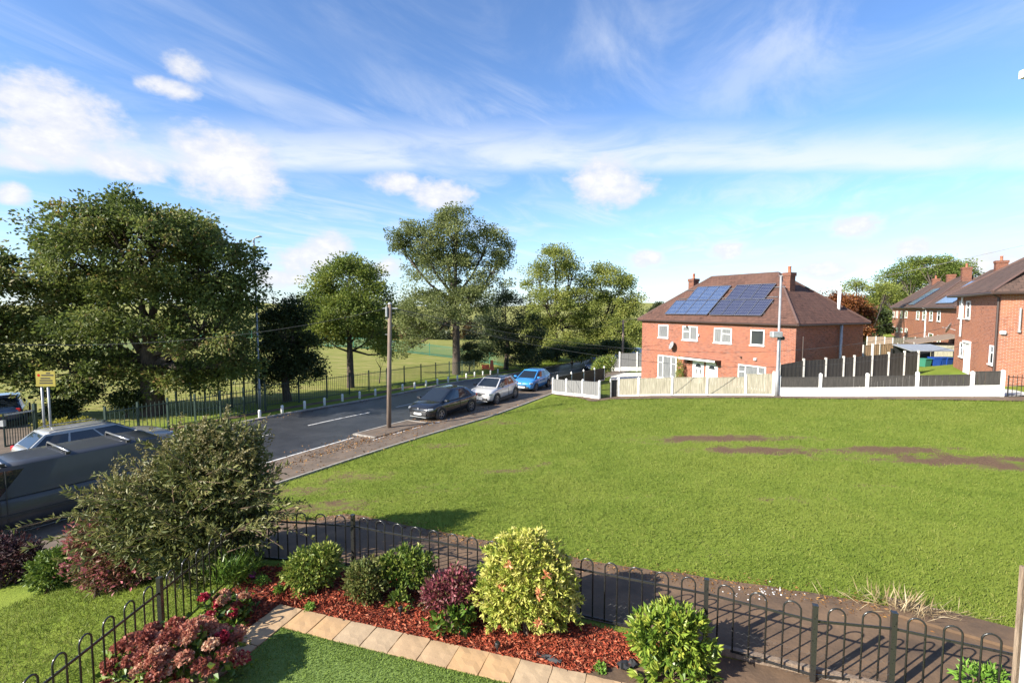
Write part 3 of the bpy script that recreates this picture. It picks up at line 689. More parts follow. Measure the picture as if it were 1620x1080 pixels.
H.pwin('f', 1167.7, 1211.8, 578, 614, cols=(1,1.6,1), rows=[[.68],[],[.68]], curtain=1)
def door(Hs, f, x0, x1, y0, zb, slots=True, fan=True):
    a0 = Hs.face(x0, y0 + 15, f)[0]; a1 = Hs.face(x1, y0 + 15, f)[0]; a0, a1 = min(a0,a1), max(a0,a1); zt = Hs.face((x0+x1)/2, y0, f)[1]
    mb = MB(); Hs.fbox(mb, f, a0, a1, -.02, .03, zb, zt); d = mb.build('door', M['white'], Hs.t)
    fm = MB()
    for q in ((a0-.05,a0,zb,zt+.05),(a1,a1+.05,zb,zt+.05),(a0,a1,zt,zt+.05)): Hs.fbox(fm, f, q[0], q[1], -.02, .05, q[2], q[3])
    fm.build('door_frame', M['white'], d)
    c = (a0+a1)/2; w = a1-a0
    if slots:
        for sx in (-.2, .2):
            m_ = MB(); Hs.fbox(m_, f, c+sx*w-.07, c+sx*w+.07, .031, .036, zb+.75, zt-.65); m_.build('pane', M['glass'], d)
    if fan:
        m_ = MB(); pts = [Hs.pt(f, c + .3*w*math.cos(g), .031, zt-.5+.3*w*math.sin(g)) for g in np.linspace(0, math.pi, 9)]
        m_.poly(pts, Hs.pt(f, 0, .006, 0)); m_.build('fanlight', M['glass'], d)
    m_ = MB(); Hs.fbox(m_, f, a0+.07, a0+.2, .03, .08, zb+1.0, zb+1.03); m_.build('handle', M['galv'], d)
door(H, 'f', 1097, 1113, 571, -1.62); door(H, 'f', 1118, 1135, 574, -1.62, slots=False)
ca = H.face(1083, 568)[0]; cb = H.face(1141, 573)[0]; cz = H.face(1112, 569)[1]
cm = MB(); H.fbox(cm, 'f', min(ca,cb), max(ca,cb), 0, .75, cz, cz + .1); cm.build('canopy', M['fascia'], H.t)
cm = MB(); H.fbox(cm, 'f', min(ca,cb)-.01, max(ca,cb)+.01, .75, .78, cz - .02, cz + .12); cm.build('canopy_edge', M['white'], H.t)
cm = MB()
for px in (1091, 1139):
    a = H.face(px, 575)[0]; H.fbox(cm, 'f', a-.05, a+.05, 0, .4, cz-.28, cz)
cm.build('canopy_bracket', M['fascia'], H.t)
def dish(Hs, f, px, py, r):
    a, z = Hs.face(px, py, f); c = Hs.pt(f, a, .35, z); ax = Hs.pt(f, .35, .85, .35).normalized(); mb = MB()
    pr = [(r*k/5, .12*r*(k/5)**2) for k in range(1, 6)]; pr = pr + [(q[0], q[1]-.012) for q in pr[::-1]]
    mb.lathe(pr, 14); q = ax.to_track_quat('Z', 'Y'); mb.v = [tuple(q @ Vector(p) + c) for p in mb.v]
    d = mb.build('satellite_dish', M['galv'], Hs.t, True)
    MB().bar(Hs.pt(f, a, 0, z-.15), c, .04).bar(c - ax*.02, c + ax*.4 - Vector((0,0,.1)), .02).build('bracket', M['galv'], d)
dish(H, 'f', 1067, 546, .36)
for px, py, r_ in ((1173, 565, .05), (1196, 568, .09), (1088, 517, .07), (1106, 530, .08)):
    a, z = H.face(px, py); m_ = MB(); H.fbox(m_, 'f', a-r_, a+r_, 0, .16, z-r_, z+r_); m_.build('wall_lamp', M['white'] if r_ > .07 else M['blackplastic'], H.t, bevel=.02)
# side wall: downpipe, flue pipe
for px, m_, r_ in ((1268, M['orange'], .04),):
    a = H.face(px, 560, 's')[0]; MB().tube([H.pt('s', a, .08, -1.8), H.pt('s', a, .08, H.face(px, 532, 's')[1])], .045, 6).build('downpipe', M['fascia'], H.t)
sn, sdv = H.slope('s'); a = H.face(1325, 540, 's')[0]; fl = H.hit(1327, 490, sn, sdv)
MB().tube([H.pt('s', a, .22, -1.8), H.pt('s', a, .22, H.ez - .1)], .1, 8).build('flue_pipe', M['galv'], H.t, True)
MB().tube([(fl.x, fl.y, fl.z - .3), (fl.x, fl.y, fl.z + 1.75)], .11, 10).build('flue', M['white'], H.roof, True)
ch = H.hit(1252, 461, sn, sdv); ztop = H.local(PY(1253, 431, (H.O + H.v * ch.x + H.u * ch.y).y)).z
H.chimney(ch.x, ch.y + .2, ch.z - .6, ztop, .62, .55, 1)
cx = H.D/2 + .4; _c = H.hit(1097.5, 441, Vector((1,0,0)), cx); cy, ztop = _c.y, _c.z
H.chimney(cx, cy, ztop - 2.2, ztop, .7, .6, 1)
# solar panels on the front slope
fn, fdv = H.slope('f'); upv = Vector((H.D/2 + H.o, 0, H.hr)).normalized()
def panel(yc, s0, w, hh, m_):
    base = Vector((-H.o, 0, H.ez)); me = bpy.data.meshes.new('solar_panel'); c = []
    for (dy, ds) in ((-w/2,0),(w/2,0),(w/2,hh),(-w/2,hh)):
        c.append(base + Vector((0, yc + dy, 0)) + upv * (s0 + ds) + fn * .19)
    me.from_pydata(c + [p - fn * .03 for p in c], [], [(3,2,1,0),(4,5,6,7),(0,1,5,4),(1,2,6,5),(2,3,7,6),(3,0,4,7)])
    uv = me.uv_layers.new(name='UV')
    for li, q in zip(me.polygons[0].loop_indices, ((0,1),(1,1),(1,0),(0,0))): uv.data[li].uv = q
    me.materials.append(m_); o = ob('solar_panel', me, H.roof); f = MB()
    for i in range(4): f.bar(c[i], c[(i+1)%4], .055, .05, up=fn)
    f.build('panel_frame', M['rim'], o)
def slc(px, py):
    q = H.hit(px, py, fn, fdv + .19); return q.y, (q - Vector((-H.o, q.y, H.ez))).dot(upv)
yl, s_lo = slc(1051.7, 496.5); yr, _s = slc(1118.5, 497.5); yl2, _s2 = slc(1120.5, 499.5); yr2, _s3 = slc(1202.5, 500.5)
_y, s_mid = slc(1069, 475.5); _y, s_hi = slc(1104, 454)
ph = max(1.2, (s_hi - s_lo) / 2 - .02)
for k in range(4):
    w1 = (yl - yr) / 4; w2 = (yl2 - yr2) / 4
    panel(yr + w1 * (k + .5), s_lo, w1 - .02, ph, M['pv1']); panel(yr2 + w2 * (k + .5), s_lo, w2 - .02, ph, M['pv2'])
    if k < 3: panel(yr + w1 * (k + .5) - .35 * w1 * 0, s_lo + ph + .03, w1 - .02, ph, M['pv1']); panel(yr2 + w2 * (k + 1.2), s_lo + ph + .03, w2 - .02, ph, M['pv2'])
rm = MB()
for s_ in (s_lo + .3, s_lo + ph - .3, s_lo + ph + .35, s_lo + 2 * ph - .3):
    rm.bar(Vector((-H.o, yr2 - .12, H.ez)) + upv * s_ + fn * .12, Vector((-H.o, yl + .05, H.ez)) + upv * s_ + fn * .12, .04)
rm.build('panel_rail', M['rim'], H.roof)

# right-hand house seen along its long wall
h2 = math.radians(-32); c2 = PY(1581, 520, 25.6)
HR = House('brick_house', 'orange brick house with brown hipped roof beyond the white gate post', (c2.x, c2.y), h2, 9.8, 11, .1, PY(1581, 463, 25.6).z, 4.3, M['brick2'], M['tiles2'], .45)
for b in ((1518.5,1524.5,476,503),(1529,1535.5,476,503.5)): HR.pwin('f', *b, rows=[[.62]], curtain=.3)
HR.pwin('f', 1519, 1524, 541, 564, rows=[[.62]], curtain=.3); HR.pwin('f', 1566, 1573, 546, 576, rows=[[.62]], curtain=.3)
door(HR, 'f', 1527, 1535, 542, .3, slots=False, fan=False)
lm = MB(); a0, z0 = HR.face(1526, 541); a1, _ = HR.face(1536, 541); HR.fbox(lm, 'f', min(a0,a1)-.05, max(a0,a1)+.05, 0, .12, z0, z0+.12); lm.build('lintel', M['white'], HR.t)
a, z = HR.face(1580, 500); MB().tube([(-.08, .12, .2), (-.08, .12, HR.ez - .25), (-.4, -.1, HR.ez - .06)], .05, 6).build('downpipe', M['fascia'], HR.t)
a, z = HR.face(1524, 500); MB().tube([(-.1, a, 2.6), (-.1, a, HR.ez - .1)], .05, 6).build('downpipe', M['white'], HR.t)
for (px, y0, y1) in ((1614, 487, 522),):
    a, za = HR.face(px, y0, 's'); _, zb = HR.face(px, y1, 's'); MB().tube([(a, -.1, zb), (a, -.1, za)], .05, 6).box(a-.05, a+.05, -.14, 0, zb-.12, zb).build('vent_pipe', M['galv'], HR.t)
a, z = HR.face(1586, 526, 's'); MB().box(a-.12, a+.12, -.16, 0, z-.09, z+.09).build('wall_lamp', M['white'], HR.t, bevel=.03)
dish(HR, 'f', 1512, 519, .36)

# the row of houses behind it
def row(px, s): 
    base = PY(1485, 520, 53); return Vector((base.x, base.y, 0)) + Vector((.53, .848, 0)) * s
names = (('brick_house', 'brick house with a long solar array behind the black fence', -8.5, 16.2, 3.9), ('brick_house', 'brick house with two chimneys next along the row', 8.2, 15.8, 3.9), ('brick_house', 'farthest brick house of the row below the big trees', 24.5, 16.5, 3.9))
ROWH = []
for i, (nm, lb, s_, L_, hr_) in enumerate(names):
    c = row(0, s_); ROWH.append(House(nm, lb, (c.x, c.y), h2, L_, 9, -1.0, 4.45, hr_, M['brick2'], M['tiles2'], .35))
for b in ((1483,1488,492,508),(1471,1475.5,492,507)): ROWH[0].pwin('f', *b, rows=[[.6]], curtain=.5)
for b in ((1483,1488,530,543),(1469,1476,527,543)): ROWH[0].pwin('f', *b, rows=[[.6]], curtain=.5)
for b in ((1460,1464.5,492,506),(1450,1454.5,492,505)): ROWH[1].pwin('f', *b, rows=[[.6]], curtain=.8)
for b in ((1432,1435.5,492,502.5),(1425,1428,492,502.5)): ROWH[1].pwin('f', *b, curtain=.8)
for b in ((1432,1435.5,519,525),(1425,1428,518.5,525)): ROWH[1].pwin('f', *b, curtain=.8)
for b in ((1418,1420.5,492,502),(1412.5,1415,492.5,501.5),(1418,1420.5,518,525),(1412,1414.5,516,524.5)): ROWH[2].pwin('f', *b, curtain=.8)
ROWH[0].chimney(4.5, 8.2, 6.5, 9.2, .9, .8, 1); ROWH[1].chimney(4.2, 4.0, 7.0, 9.4, .9, .8, 1); ROWH[1].chimney(4.2, 12.5, 6.5, 9.0, .9, .8, 0); ROWH[2].chimney(4.4, 8, 6.5, 9, .9, .8, 1)
def array(Hs, y0, y1, s0, s1, n):
    n_ = Vector((-Hs.hr, 0, Hs.D/2 + Hs.o)).normalized(); up_ = Vector((Hs.D/2 + Hs.o, 0, Hs.hr)).normalized(); b = Vector((-Hs.o, 0, Hs.ez))
    for k in range(n):
        w = (y1 - y0) / n; a, c = y0 + k * w + .02, y0 + (k + 1) * w - .02
        for (q0, q1) in ((s0, (s0+s1)/2 - .02), ((s0+s1)/2 + .02, s1)):
            pts = [b + Vector((0, yy, 0)) + up_ * ss + n_ * .17 for yy, ss in ((a,q0),(c,q0),(c,q1),(a,q1))]
            me = bpy.data.meshes.new('solar_panel'); me.from_pydata(pts + [p - n_ * .05 for p in pts], [], [(3,2,1,0),(4,5,6,7),(0,1,5,4),(1,2,6,5),(2,3,7,6),(3,0,4,7)])
            uv = me.uv_layers.new(name='UV')
            for li, q in zip(me.polygons[0].loop_indices, ((0,1),(1,1),(1,0),(0,0))): uv.data[li].uv = q
            me.materials.append(M['pv1']); ob('solar_panel', me, Hs.roof)
array(ROWH[0], 3.0, 11.5, .6, 4.4, 7); array(ROWH[1], 9.5, 14.5, .5, 4.0, 4)
c = row(0, 0); MB().tube([(-.1, 15.9, -1), (-.1, 15.9, 4.2), (-.4, 15.9, 4.42)], .07, 6).build('downpipe', M['white'], ROWH[0].t)
# lean-to shed in front of the row
sp = PY(1445, 548, 46); sh = empty('garden_shed', (sp.x, sp.y, h1(sp.x, sp.y)), h2); tag(sh, 'low shed with a grey sloping felt roof before the row', 'shed')
MB().box(0, 3, -1.5, 4, -.3, 1.2).build('wall', M['fence_pale'], sh)
MB().add([(-.3,-1.7,1.2),(3.2,-1.7,2.0),(3.2,4.2,2.0),(-.3,4.2,1.2),(-.3,-1.7,1.26),(3.2,-1.7,2.06),(3.2,4.2,2.06),(-.3,4.2,1.26)], [(0,3,2,1),(4,5,6,7),(0,1,5,4),(1,2,6,5),(2,3,7,6),(3,0,4,7)]).build('roof', M['timber'], sh)

# ------------------------------------------------------------------ panel fences
def boards(mb, p, q, z0p, z1p, z0q, z1q, w=.12, t=.022):
    L = (q - p).length; n = max(2, int(L / w)); u = (q - p) / L; nn = Vector((u.y, -u.x, 0))
    for i in range(n):
        a, b = i / n, (i + 1) / n; off = nn * (.006 if i % 2 else -.004)
        za, zb = z0p + (z0q - z0p) * a, z1p + (z1q - z1p) * a; zc, zd = z0p + (z0q - z0p) * b, z1p + (z1q - z1p) * b
        A_, B_ = p + u * (L * a + .003) + off, p + u * (L * b - .003) + off
        mb.add([Vector((A_.x,A_.y,za))-nn*t/2, Vector((B_.x,B_.y,zc))-nn*t/2, Vector((B_.x,B_.y,zc))+nn*t/2, Vector((A_.x,A_.y,za))+nn*t/2,
                Vector((A_.x,A_.y,zb))-nn*t/2, Vector((B_.x,B_.y,zd))-nn*t/2, Vector((B_.x,B_.y,zd))+nn*t/2, Vector((A_.x,A_.y,zb))+nn*t/2],
               [(0,3,2,1),(4,5,6,7),(0,1,5,4),(1,2,6,5),(2,3,7,6),(3,0,4,7)])
def pfence(label, pts, hp, gb, post_h, panel_m, gb_m, post_m, pw=.11, name='panel_fence', skip=(), tops=None, boards_w=.12, cap=True):
    """pts: ground points; hp: panel top height(s); gb: gravel board height"""
    o0 = pts[0]; t = empty(name, o0); tag(t, label, 'fence')
    for i, p in enumerate(pts):
        d = pts[min(i+1, len(pts)-1)] - pts[max(i-1, 0)]; rz = math.atan2(d.y, d.x); ph_ = post_h[i] if hasattr(post_h, '__len__') else post_h
        m_ = MB().box(-pw/2, pw/2, -pw/2, pw/2, -.25, ph_)
        if cap: m_.add([(-pw/2,-pw/2,ph_),(pw/2,-pw/2,ph_),(pw/2,pw/2,ph_),(-pw/2,pw/2,ph_),(0,0,ph_+.05)], [(0,1,4),(1,2,4),(2,3,4),(3,0,4)])
        m_.build('post', post_m, t, False, (p - o0), rz)
    for i in range(len(pts) - 1):
        if i in skip: continue
        p, q = pts[i] - o0, pts[i+1] - o0; u = Vector((q.x-p.x, q.y-p.y, 0)).normalized(); p2 = p + u * (pw/2 - .02); q2 = q - u * (pw/2 - .02)
        hpi = hp[i] if hasattr(hp, '__len__') else hp; gbi = gb[i] if hasattr(gb, '__len__') else gb; pm = panel_m[i] if isinstance(panel_m, list) else panel_m
        if gbi:
            m_ = MB(); nn = Vector((u.y, -u.x, 0)) * .03
            m_.add([p2-nn+Vector((0,0,-.2)), q2-nn+Vector((0,0,-.2)), q2+nn+Vector((0,0,-.2)), p2+nn+Vector((0,0,-.2)), p2-nn+Vector((0,0,gbi)), q2-nn+Vector((0,0,gbi)), q2+nn+Vector((0,0,gbi)), p2+nn+Vector((0,0,gbi))],
                   [(0,3,2,1),(4,5,6,7),(0,1,5,4),(1,2,6,5),(2,3,7,6),(3,0,4,7)]).build('gravel_board', gb_m, t)
        m_ = MB(); boards(m_, Vector((p2.x,p2.y,0)), Vector((q2.x,q2.y,0)), p2.z+gbi+.003, p2.z+hpi, q2.z+gbi+.003, q2.z+hpi, boards_w); m_.build('panel', pm, t)
        m_ = MB(); m_.bar(p2+Vector((0,0,hpi+.012)), q2+Vector((0,0,hpi+.012)), .05, .03).build('capping', pm, t)
    return t
def on_line(px, P1, P2):
    d = ray(px, 600); n = Vector((P2.y-P1.y, -(P2.x-P1.x), 0)); t_ = n.dot(P1) / n.dot(Vector((d[0], d[1], 0)))
    x, y = d[0]*t_, d[1]*t_; return Vector((x, y, h1(x, y)))
FL1, FL2 = Vector((8.46, 29.05, 0)), Vector((20, 22.8, 0))
pale = [on_line(x, FL1, FL2) for x in (979,1010.6,1063.7,1119,1180,1224)]
pfence('pale green-stained board fence before the solar panel house', pale, [1.08,1.08,1.08,1.04,1.2], [.12]*5, [1.18,1.14,1.16,1.14,1.16,1.32], M['fence_pale'], M['whitepaint'], M['whitepaint'])
white = [on_line(x, FL1, FL2) for x in (1233,1298,1372,1451,1538,1586)]
pfence('white boarded wall with low black panels and white posts', white, [1.02,1.02,1.02,1.02,1.16], [.5,.5,.5,.5,.55], [1.1,1.2,1.17,1.18,1.16,1.2], M['fence_black'], M['whitepaint'], M['whitepaint'], .14)
grey = [G(x, y) for x, y in ((875,623),(896,625.5),(922,628),(948,631.5))]
pfence('short grey panel fence with white posts beside the blue car', grey, 1.02, .2, 1.12, M['fence_grey'], M['whitepaint'], M['whitepaint'])
_g = [grey[0] + Vector((.35, .5, 0)) + Vector((1.25, 2.3, 0)) * k for k in range(5)]
for p in _g: p.z = h1(p.x, p.y)
pfence('black panel fence following the road behind the grey panels', _g, 1.1, .1, 1.25, M['fence_black'], M['concrete'], M['whitepaint'], .09)
bk = [PY(x, 560, Y) for x, Y in ((1234,29.6),(1272,30.0),(1307,30.5),(1335,30.9),(1352,31.1),(1380,31.5),(1406,31.9),(1431,32.2),(1453,32.4))]
tops = [577,570,568.5,566,564.5,562,559.5,557.5,557]; bh = []
for p, tp in zip(bk, tops): p.z = h1(p.x, p.y)
hh = [max(1.0, PY(0, tp, p.y).z - p.z) for p, tp in zip(bk, tops)]
t0 = empty('panel_fence', bk[0]); tag(t0, 'tall black board fence with concrete posts behind the white wall', 'fence')
for i, p in enumerate(bk):
    e = .75 if i == 5 else .12
    MB().box(-.05, .05, -.05, .05, -.3, hh[i] + e).build('post', M['concrete'], t0, False, p - bk[0])
    if i < len(bk) - 1:
        q = bk[i+1]; a, b = p - bk[0], q - bk[0]; m_ = MB()
        boards(m_, Vector((a.x,a.y,0)), Vector((b.x,b.y,0)), a.z - .1, a.z + hh[i], b.z - .1, b.z + hh[i+1], .14); m_.build('panel', M['fence_black'], t0)
def simple(label, pxs, ys, hgts, Ys, m_, post=M['concrete']):
    pts = [PY(x, y, Y) for x, y, Y in zip(pxs, ys, Ys)]
    for p in pts: p.z = min(h1(p.x, p.y), p.z - .3)
    pfence(label, pts, [PY(0, y, p.y).z - p.z for p, y in zip(pts, ys)], 0, [PY(0, y, p.y).z - p.z + .06 for p, y in zip(pts, ys)], m_, m_, post, .09)
simple('tan board fence between the two nearer houses', (1366,1392,1420,1446), (547,545,544,543), None, (43,43.5,44,44.5), M['fence_tan'])
simple('pale board fence in front of the low shed', (1413,1430,1448,1466), (535,534,534,533), None, (50,50.3,50.6,51), M['fence_pale'])
simple('dark weathered fence under the rust coloured tree', (1372,1386,1400,1413), (533,533,534,535), None, (52,51.5,51,50.5), M['timber'])
gf = [PY(x, 583, 52) for x in (968, 980, 1007.6, 1035)]
for p in gf: p.z = PY(0, 583.5, 52).z
pfence('grey panel fence with white posts beside the drive', gf, [1.1,1.66,1.66], [.15,.22,.22], [1.2,1.8,1.8,1.8], M['fence_grey'], M['whitepaint'], M['whitepaint'], .13, boards_w=.4)
# front path below the fences
lineA = [grey[0], grey[2], grey[3], pale[0], pale[2], pale[4], white[1], white[3], white[5], white[5] + (white[5]-white[4]) * 6]
nv = Vector(((FL2-FL1).y, -(FL2-FL1).x, 0)).normalized(); nv = nv if nv.y < 0 else -nv
lineB = [p + nv * w for p, w in zip(lineA, (.3,.7,1.2,1.5,1.6,1.6,1.5,1.5,1.6,1.6))]
tag(sheet('front_path', [p + nv*.02 for p in lineA], lineB, .045, M['path'], 90, 5, rag=.03), 'brown path along the foot of the house fences', 'path', kind='structure')
# patches of paving behind
drv = tag(sheet('driveway', [PY(965,600,44), PY(1010,598,42)], [PY(968,584,52), PY(1040,584,51)], .02, M['concrete'], 8, 6), 'pale concrete drive beside the house', 'driveway', kind='structure')
yA = [p - nv * .35 for p in white[1:]] + [white[5] - nv * .35 + Vector((1.2, -.7, 0))]; yB = [p - nv * w for p, w in zip(yA, (6.3, 7.5, 9.5, 11, 7.0, 2.6))]
tag(sheet('yard', yA, yB, .03, M['concrete'], 30, 10), 'concrete yard between the white wall and the brick house', 'yard', kind='structure')
# iron gates
def bargate(label, p, q, hh_, n, arch=0, cat='gate'):
    t = empty('iron_gate', p); tag(t, label, cat); d = q - p; rz = math.atan2(d.y, d.x); t.rotation_euler = (0, 0, rz); L = math.hypot(d.x, d.y)
    for k in range(n + 1):
        x = L * k / n; MB().tube([(x, 0, .05), (x, 0, hh_ + arch * math.sin(math.pi * k / n))], .012 if 0 < k < n else .025, 5).build('bar', M['black_metal'], t)
    for z in (.12, hh_ * .55, hh_ - .08): MB().bar((0,0,z), (L,0,z), .02, .03).build('rail', M['black_metal'], t)
ga = grey[3] + (pale[0] - grey[3]) * .12; gb_ = grey[3] + (pale[0] - grey[3]) * .55
bargate('narrow black bar gate between grey and pale fences', ga, gb_, 1.0, 7)
g2 = grey[3] + (pale[0] - grey[3]) * .58
pfence('single black panel beside the narrow gate', [g2, pale[0] - (pale[0]-grey[3]) * .06], 1.05, 0, 1.15, M['fence_black'], M['concrete'], M['concrete'], .08)
we = white[5]; wd = (white[5] - white[4]).normalized(); bargate('rusty bar gate at the end of the white wall', we + wd * .2, we + wd * 1.5, 1.0, 9, .05)
# carport with bins behind the black fence
cp = PY(1432, 548, 36.5); cz = PY(0, 548, 36.5).z; cpt = empty('carport', (cp.x, cp.y, h1(cp.x, cp.y))); tag(cpt, 'open carport with a grey sheet roof beside the brick house', 'carport')
e_ = PY(1503, 548, 36.5).x - cp.x; zr = cz - h1(cp.x, cp.y)
MB().add([(0,-.6,zr-.32),(e_,-.6,zr-.32),(e_-.1,1.6,zr),(.25,1.6,zr),(0,-.6,zr-.26),(e_,-.6,zr-.26),(e_-.1,1.6,zr+.06),(.25,1.6,zr+.06)], [(0,3,2,1),(4,5,6,7),(0,1,5,4),(1,2,6,5),(2,3,7,6),(3,0,4,7)]).build('roof', M['galv'], cpt)
for x in (.1, e_ * .5, e_ - .1):
    for y in (-.5, 1.4): MB().box(x-.05, x+.05, y-.05, y+.05, -.6, zr-.25).build('post', M['blackplastic'], cpt)
MB().box(.3, e_ - .15, 1.5, 1.54, -.6, zr - .02).build('dark_interior_panel', M['blackplastic'], cpt)  # black sheet added to stand in for the carport's dark, shaded interior
for i, px in enumerate((1462, 1478, 1489, 1496)):
    p = PY(px, 580, 35.4); b = empty('wheelie_bin', (p.x, p.y, h1(p.x, p.y)), R.uniform(-.2,.2)); tag(b, ('teal bin by the carport post','blue wheelie bin beside the teal bin','dark blue wheelie bin in the middle of the carport','blue wheelie bin against the house wall')[i], 'bin')
    hb = PY(0, 568 if i < 1 else 566, 35.4).z - h1(p.x, p.y)
    MB().add([(-.22,-.25,0),(.22,-.25,0),(.22,.25,0),(-.22,.25,0),(-.28,-.32,hb),(.28,-.32,hb),(.28,.32,hb),(-.28,.32,hb)], [(0,3,2,1),(4,5,6,7),(0,1,5,4),(1,2,6,5),(2,3,7,6),(3,0,4,7)]).build('body', M['bluebin'] if i else M['greenmesh'], b)
    MB().box(-.3,.3,-.36,.34,hb,hb+.06).build('lid', M['bluebin'] if i else M['greenmesh'], b, bevel=.02)
# ------------------------------------------------------------------ vehicles
def loft(stations, crown=.03):
    """stations (x, zbottom, ztop, halfwidth): lower body"""
    mb = MB(); n = None
    for (x, zb, zt, w) in stations:
        zm = zb + (zt - zb) * .45
        half = [(w*.86, zb), (w*.97, zb + .07), (w, zm), (w*.985, zt - (zt-zb)*.2), (w*.93, zt - .03), (w*.80, zt + crown*.4), (w*.4, zt + crown)]
        ring = [(x, y, z) for y, z in half] + [(x, -y, z) for y, z in half[::-1]]
        n = len(ring); mb.v += ring
    k = len(stations)
    mb.f = [(i*n+j, i*n+(j+1)%n, (i+1)*n+(j+1)%n, (i+1)*n+j) for i in range(k-1) for j in range(n)] + [tuple(range(n))[::-1], tuple(range((k-1)*n, k*n))]
    return mb
_wheels = {}
def wheel_meshes(Rr, w, spokes, rimmat):
    key = (Rr, w, spokes, rimmat.name)
    if key in _wheels: return _wheels[key]
    tp = [(Rr*.66,-w/2),(Rr*.92,-w/2),(Rr,-w/2+.035),(Rr,w/2-.035),(Rr*.92,w/2),(Rr*.66,w/2),(Rr*.64,w/2-.04)]
    t = MB().lathe(tp, 22, 'y', (0,0,0), False).mesh('tyre', M['tyre'], True)
    rm = MB().lathe([(Rr*.66,.0),(Rr*.66,w/2-.005),(Rr*.60,w/2-.002),(Rr*.58,w/2-.03),(Rr*.2,w/2-.045)], 22, 'y')
    rim = MB()
    rim.lathe([(Rr*.66,w/2-.03),(Rr*.665,w/2+.002),(Rr*.60,w/2+.004),(Rr*.58,w/2-.03)], 22, 'y', (0,0,0), False); rim.lathe([(Rr*.14,w/2-.03),(Rr*.13,w/2)], 10, 'y')
    for k in range(spokes):
        a = 2*math.pi*k/spokes; rim.bar((Rr*.1*math.cos(a), w/2-.012, Rr*.1*math.sin(a)), (Rr*.61*math.cos(a), w/2-.008, Rr*.61*math.sin(a)), .055, .02, up=(0,1,0))
    _wheels[key] = (t, rim.mesh('rim', rimmat), MB().lathe([(Rr*.64,-w/2+.01),(Rr*.64,w/2-.035)], 18, 'y').mesh('hub', M['blackplastic']))
    return _wheels[key]
def quad_panel(mb, c, t=.012):
    """thin slab from four corners, pushed out along its normal"""
    c = [Vector(p) for p in c]; n = (c[1]-c[0]).cross(c[2]-c[0]).normalized()
    return mb.poly(c, n * t)
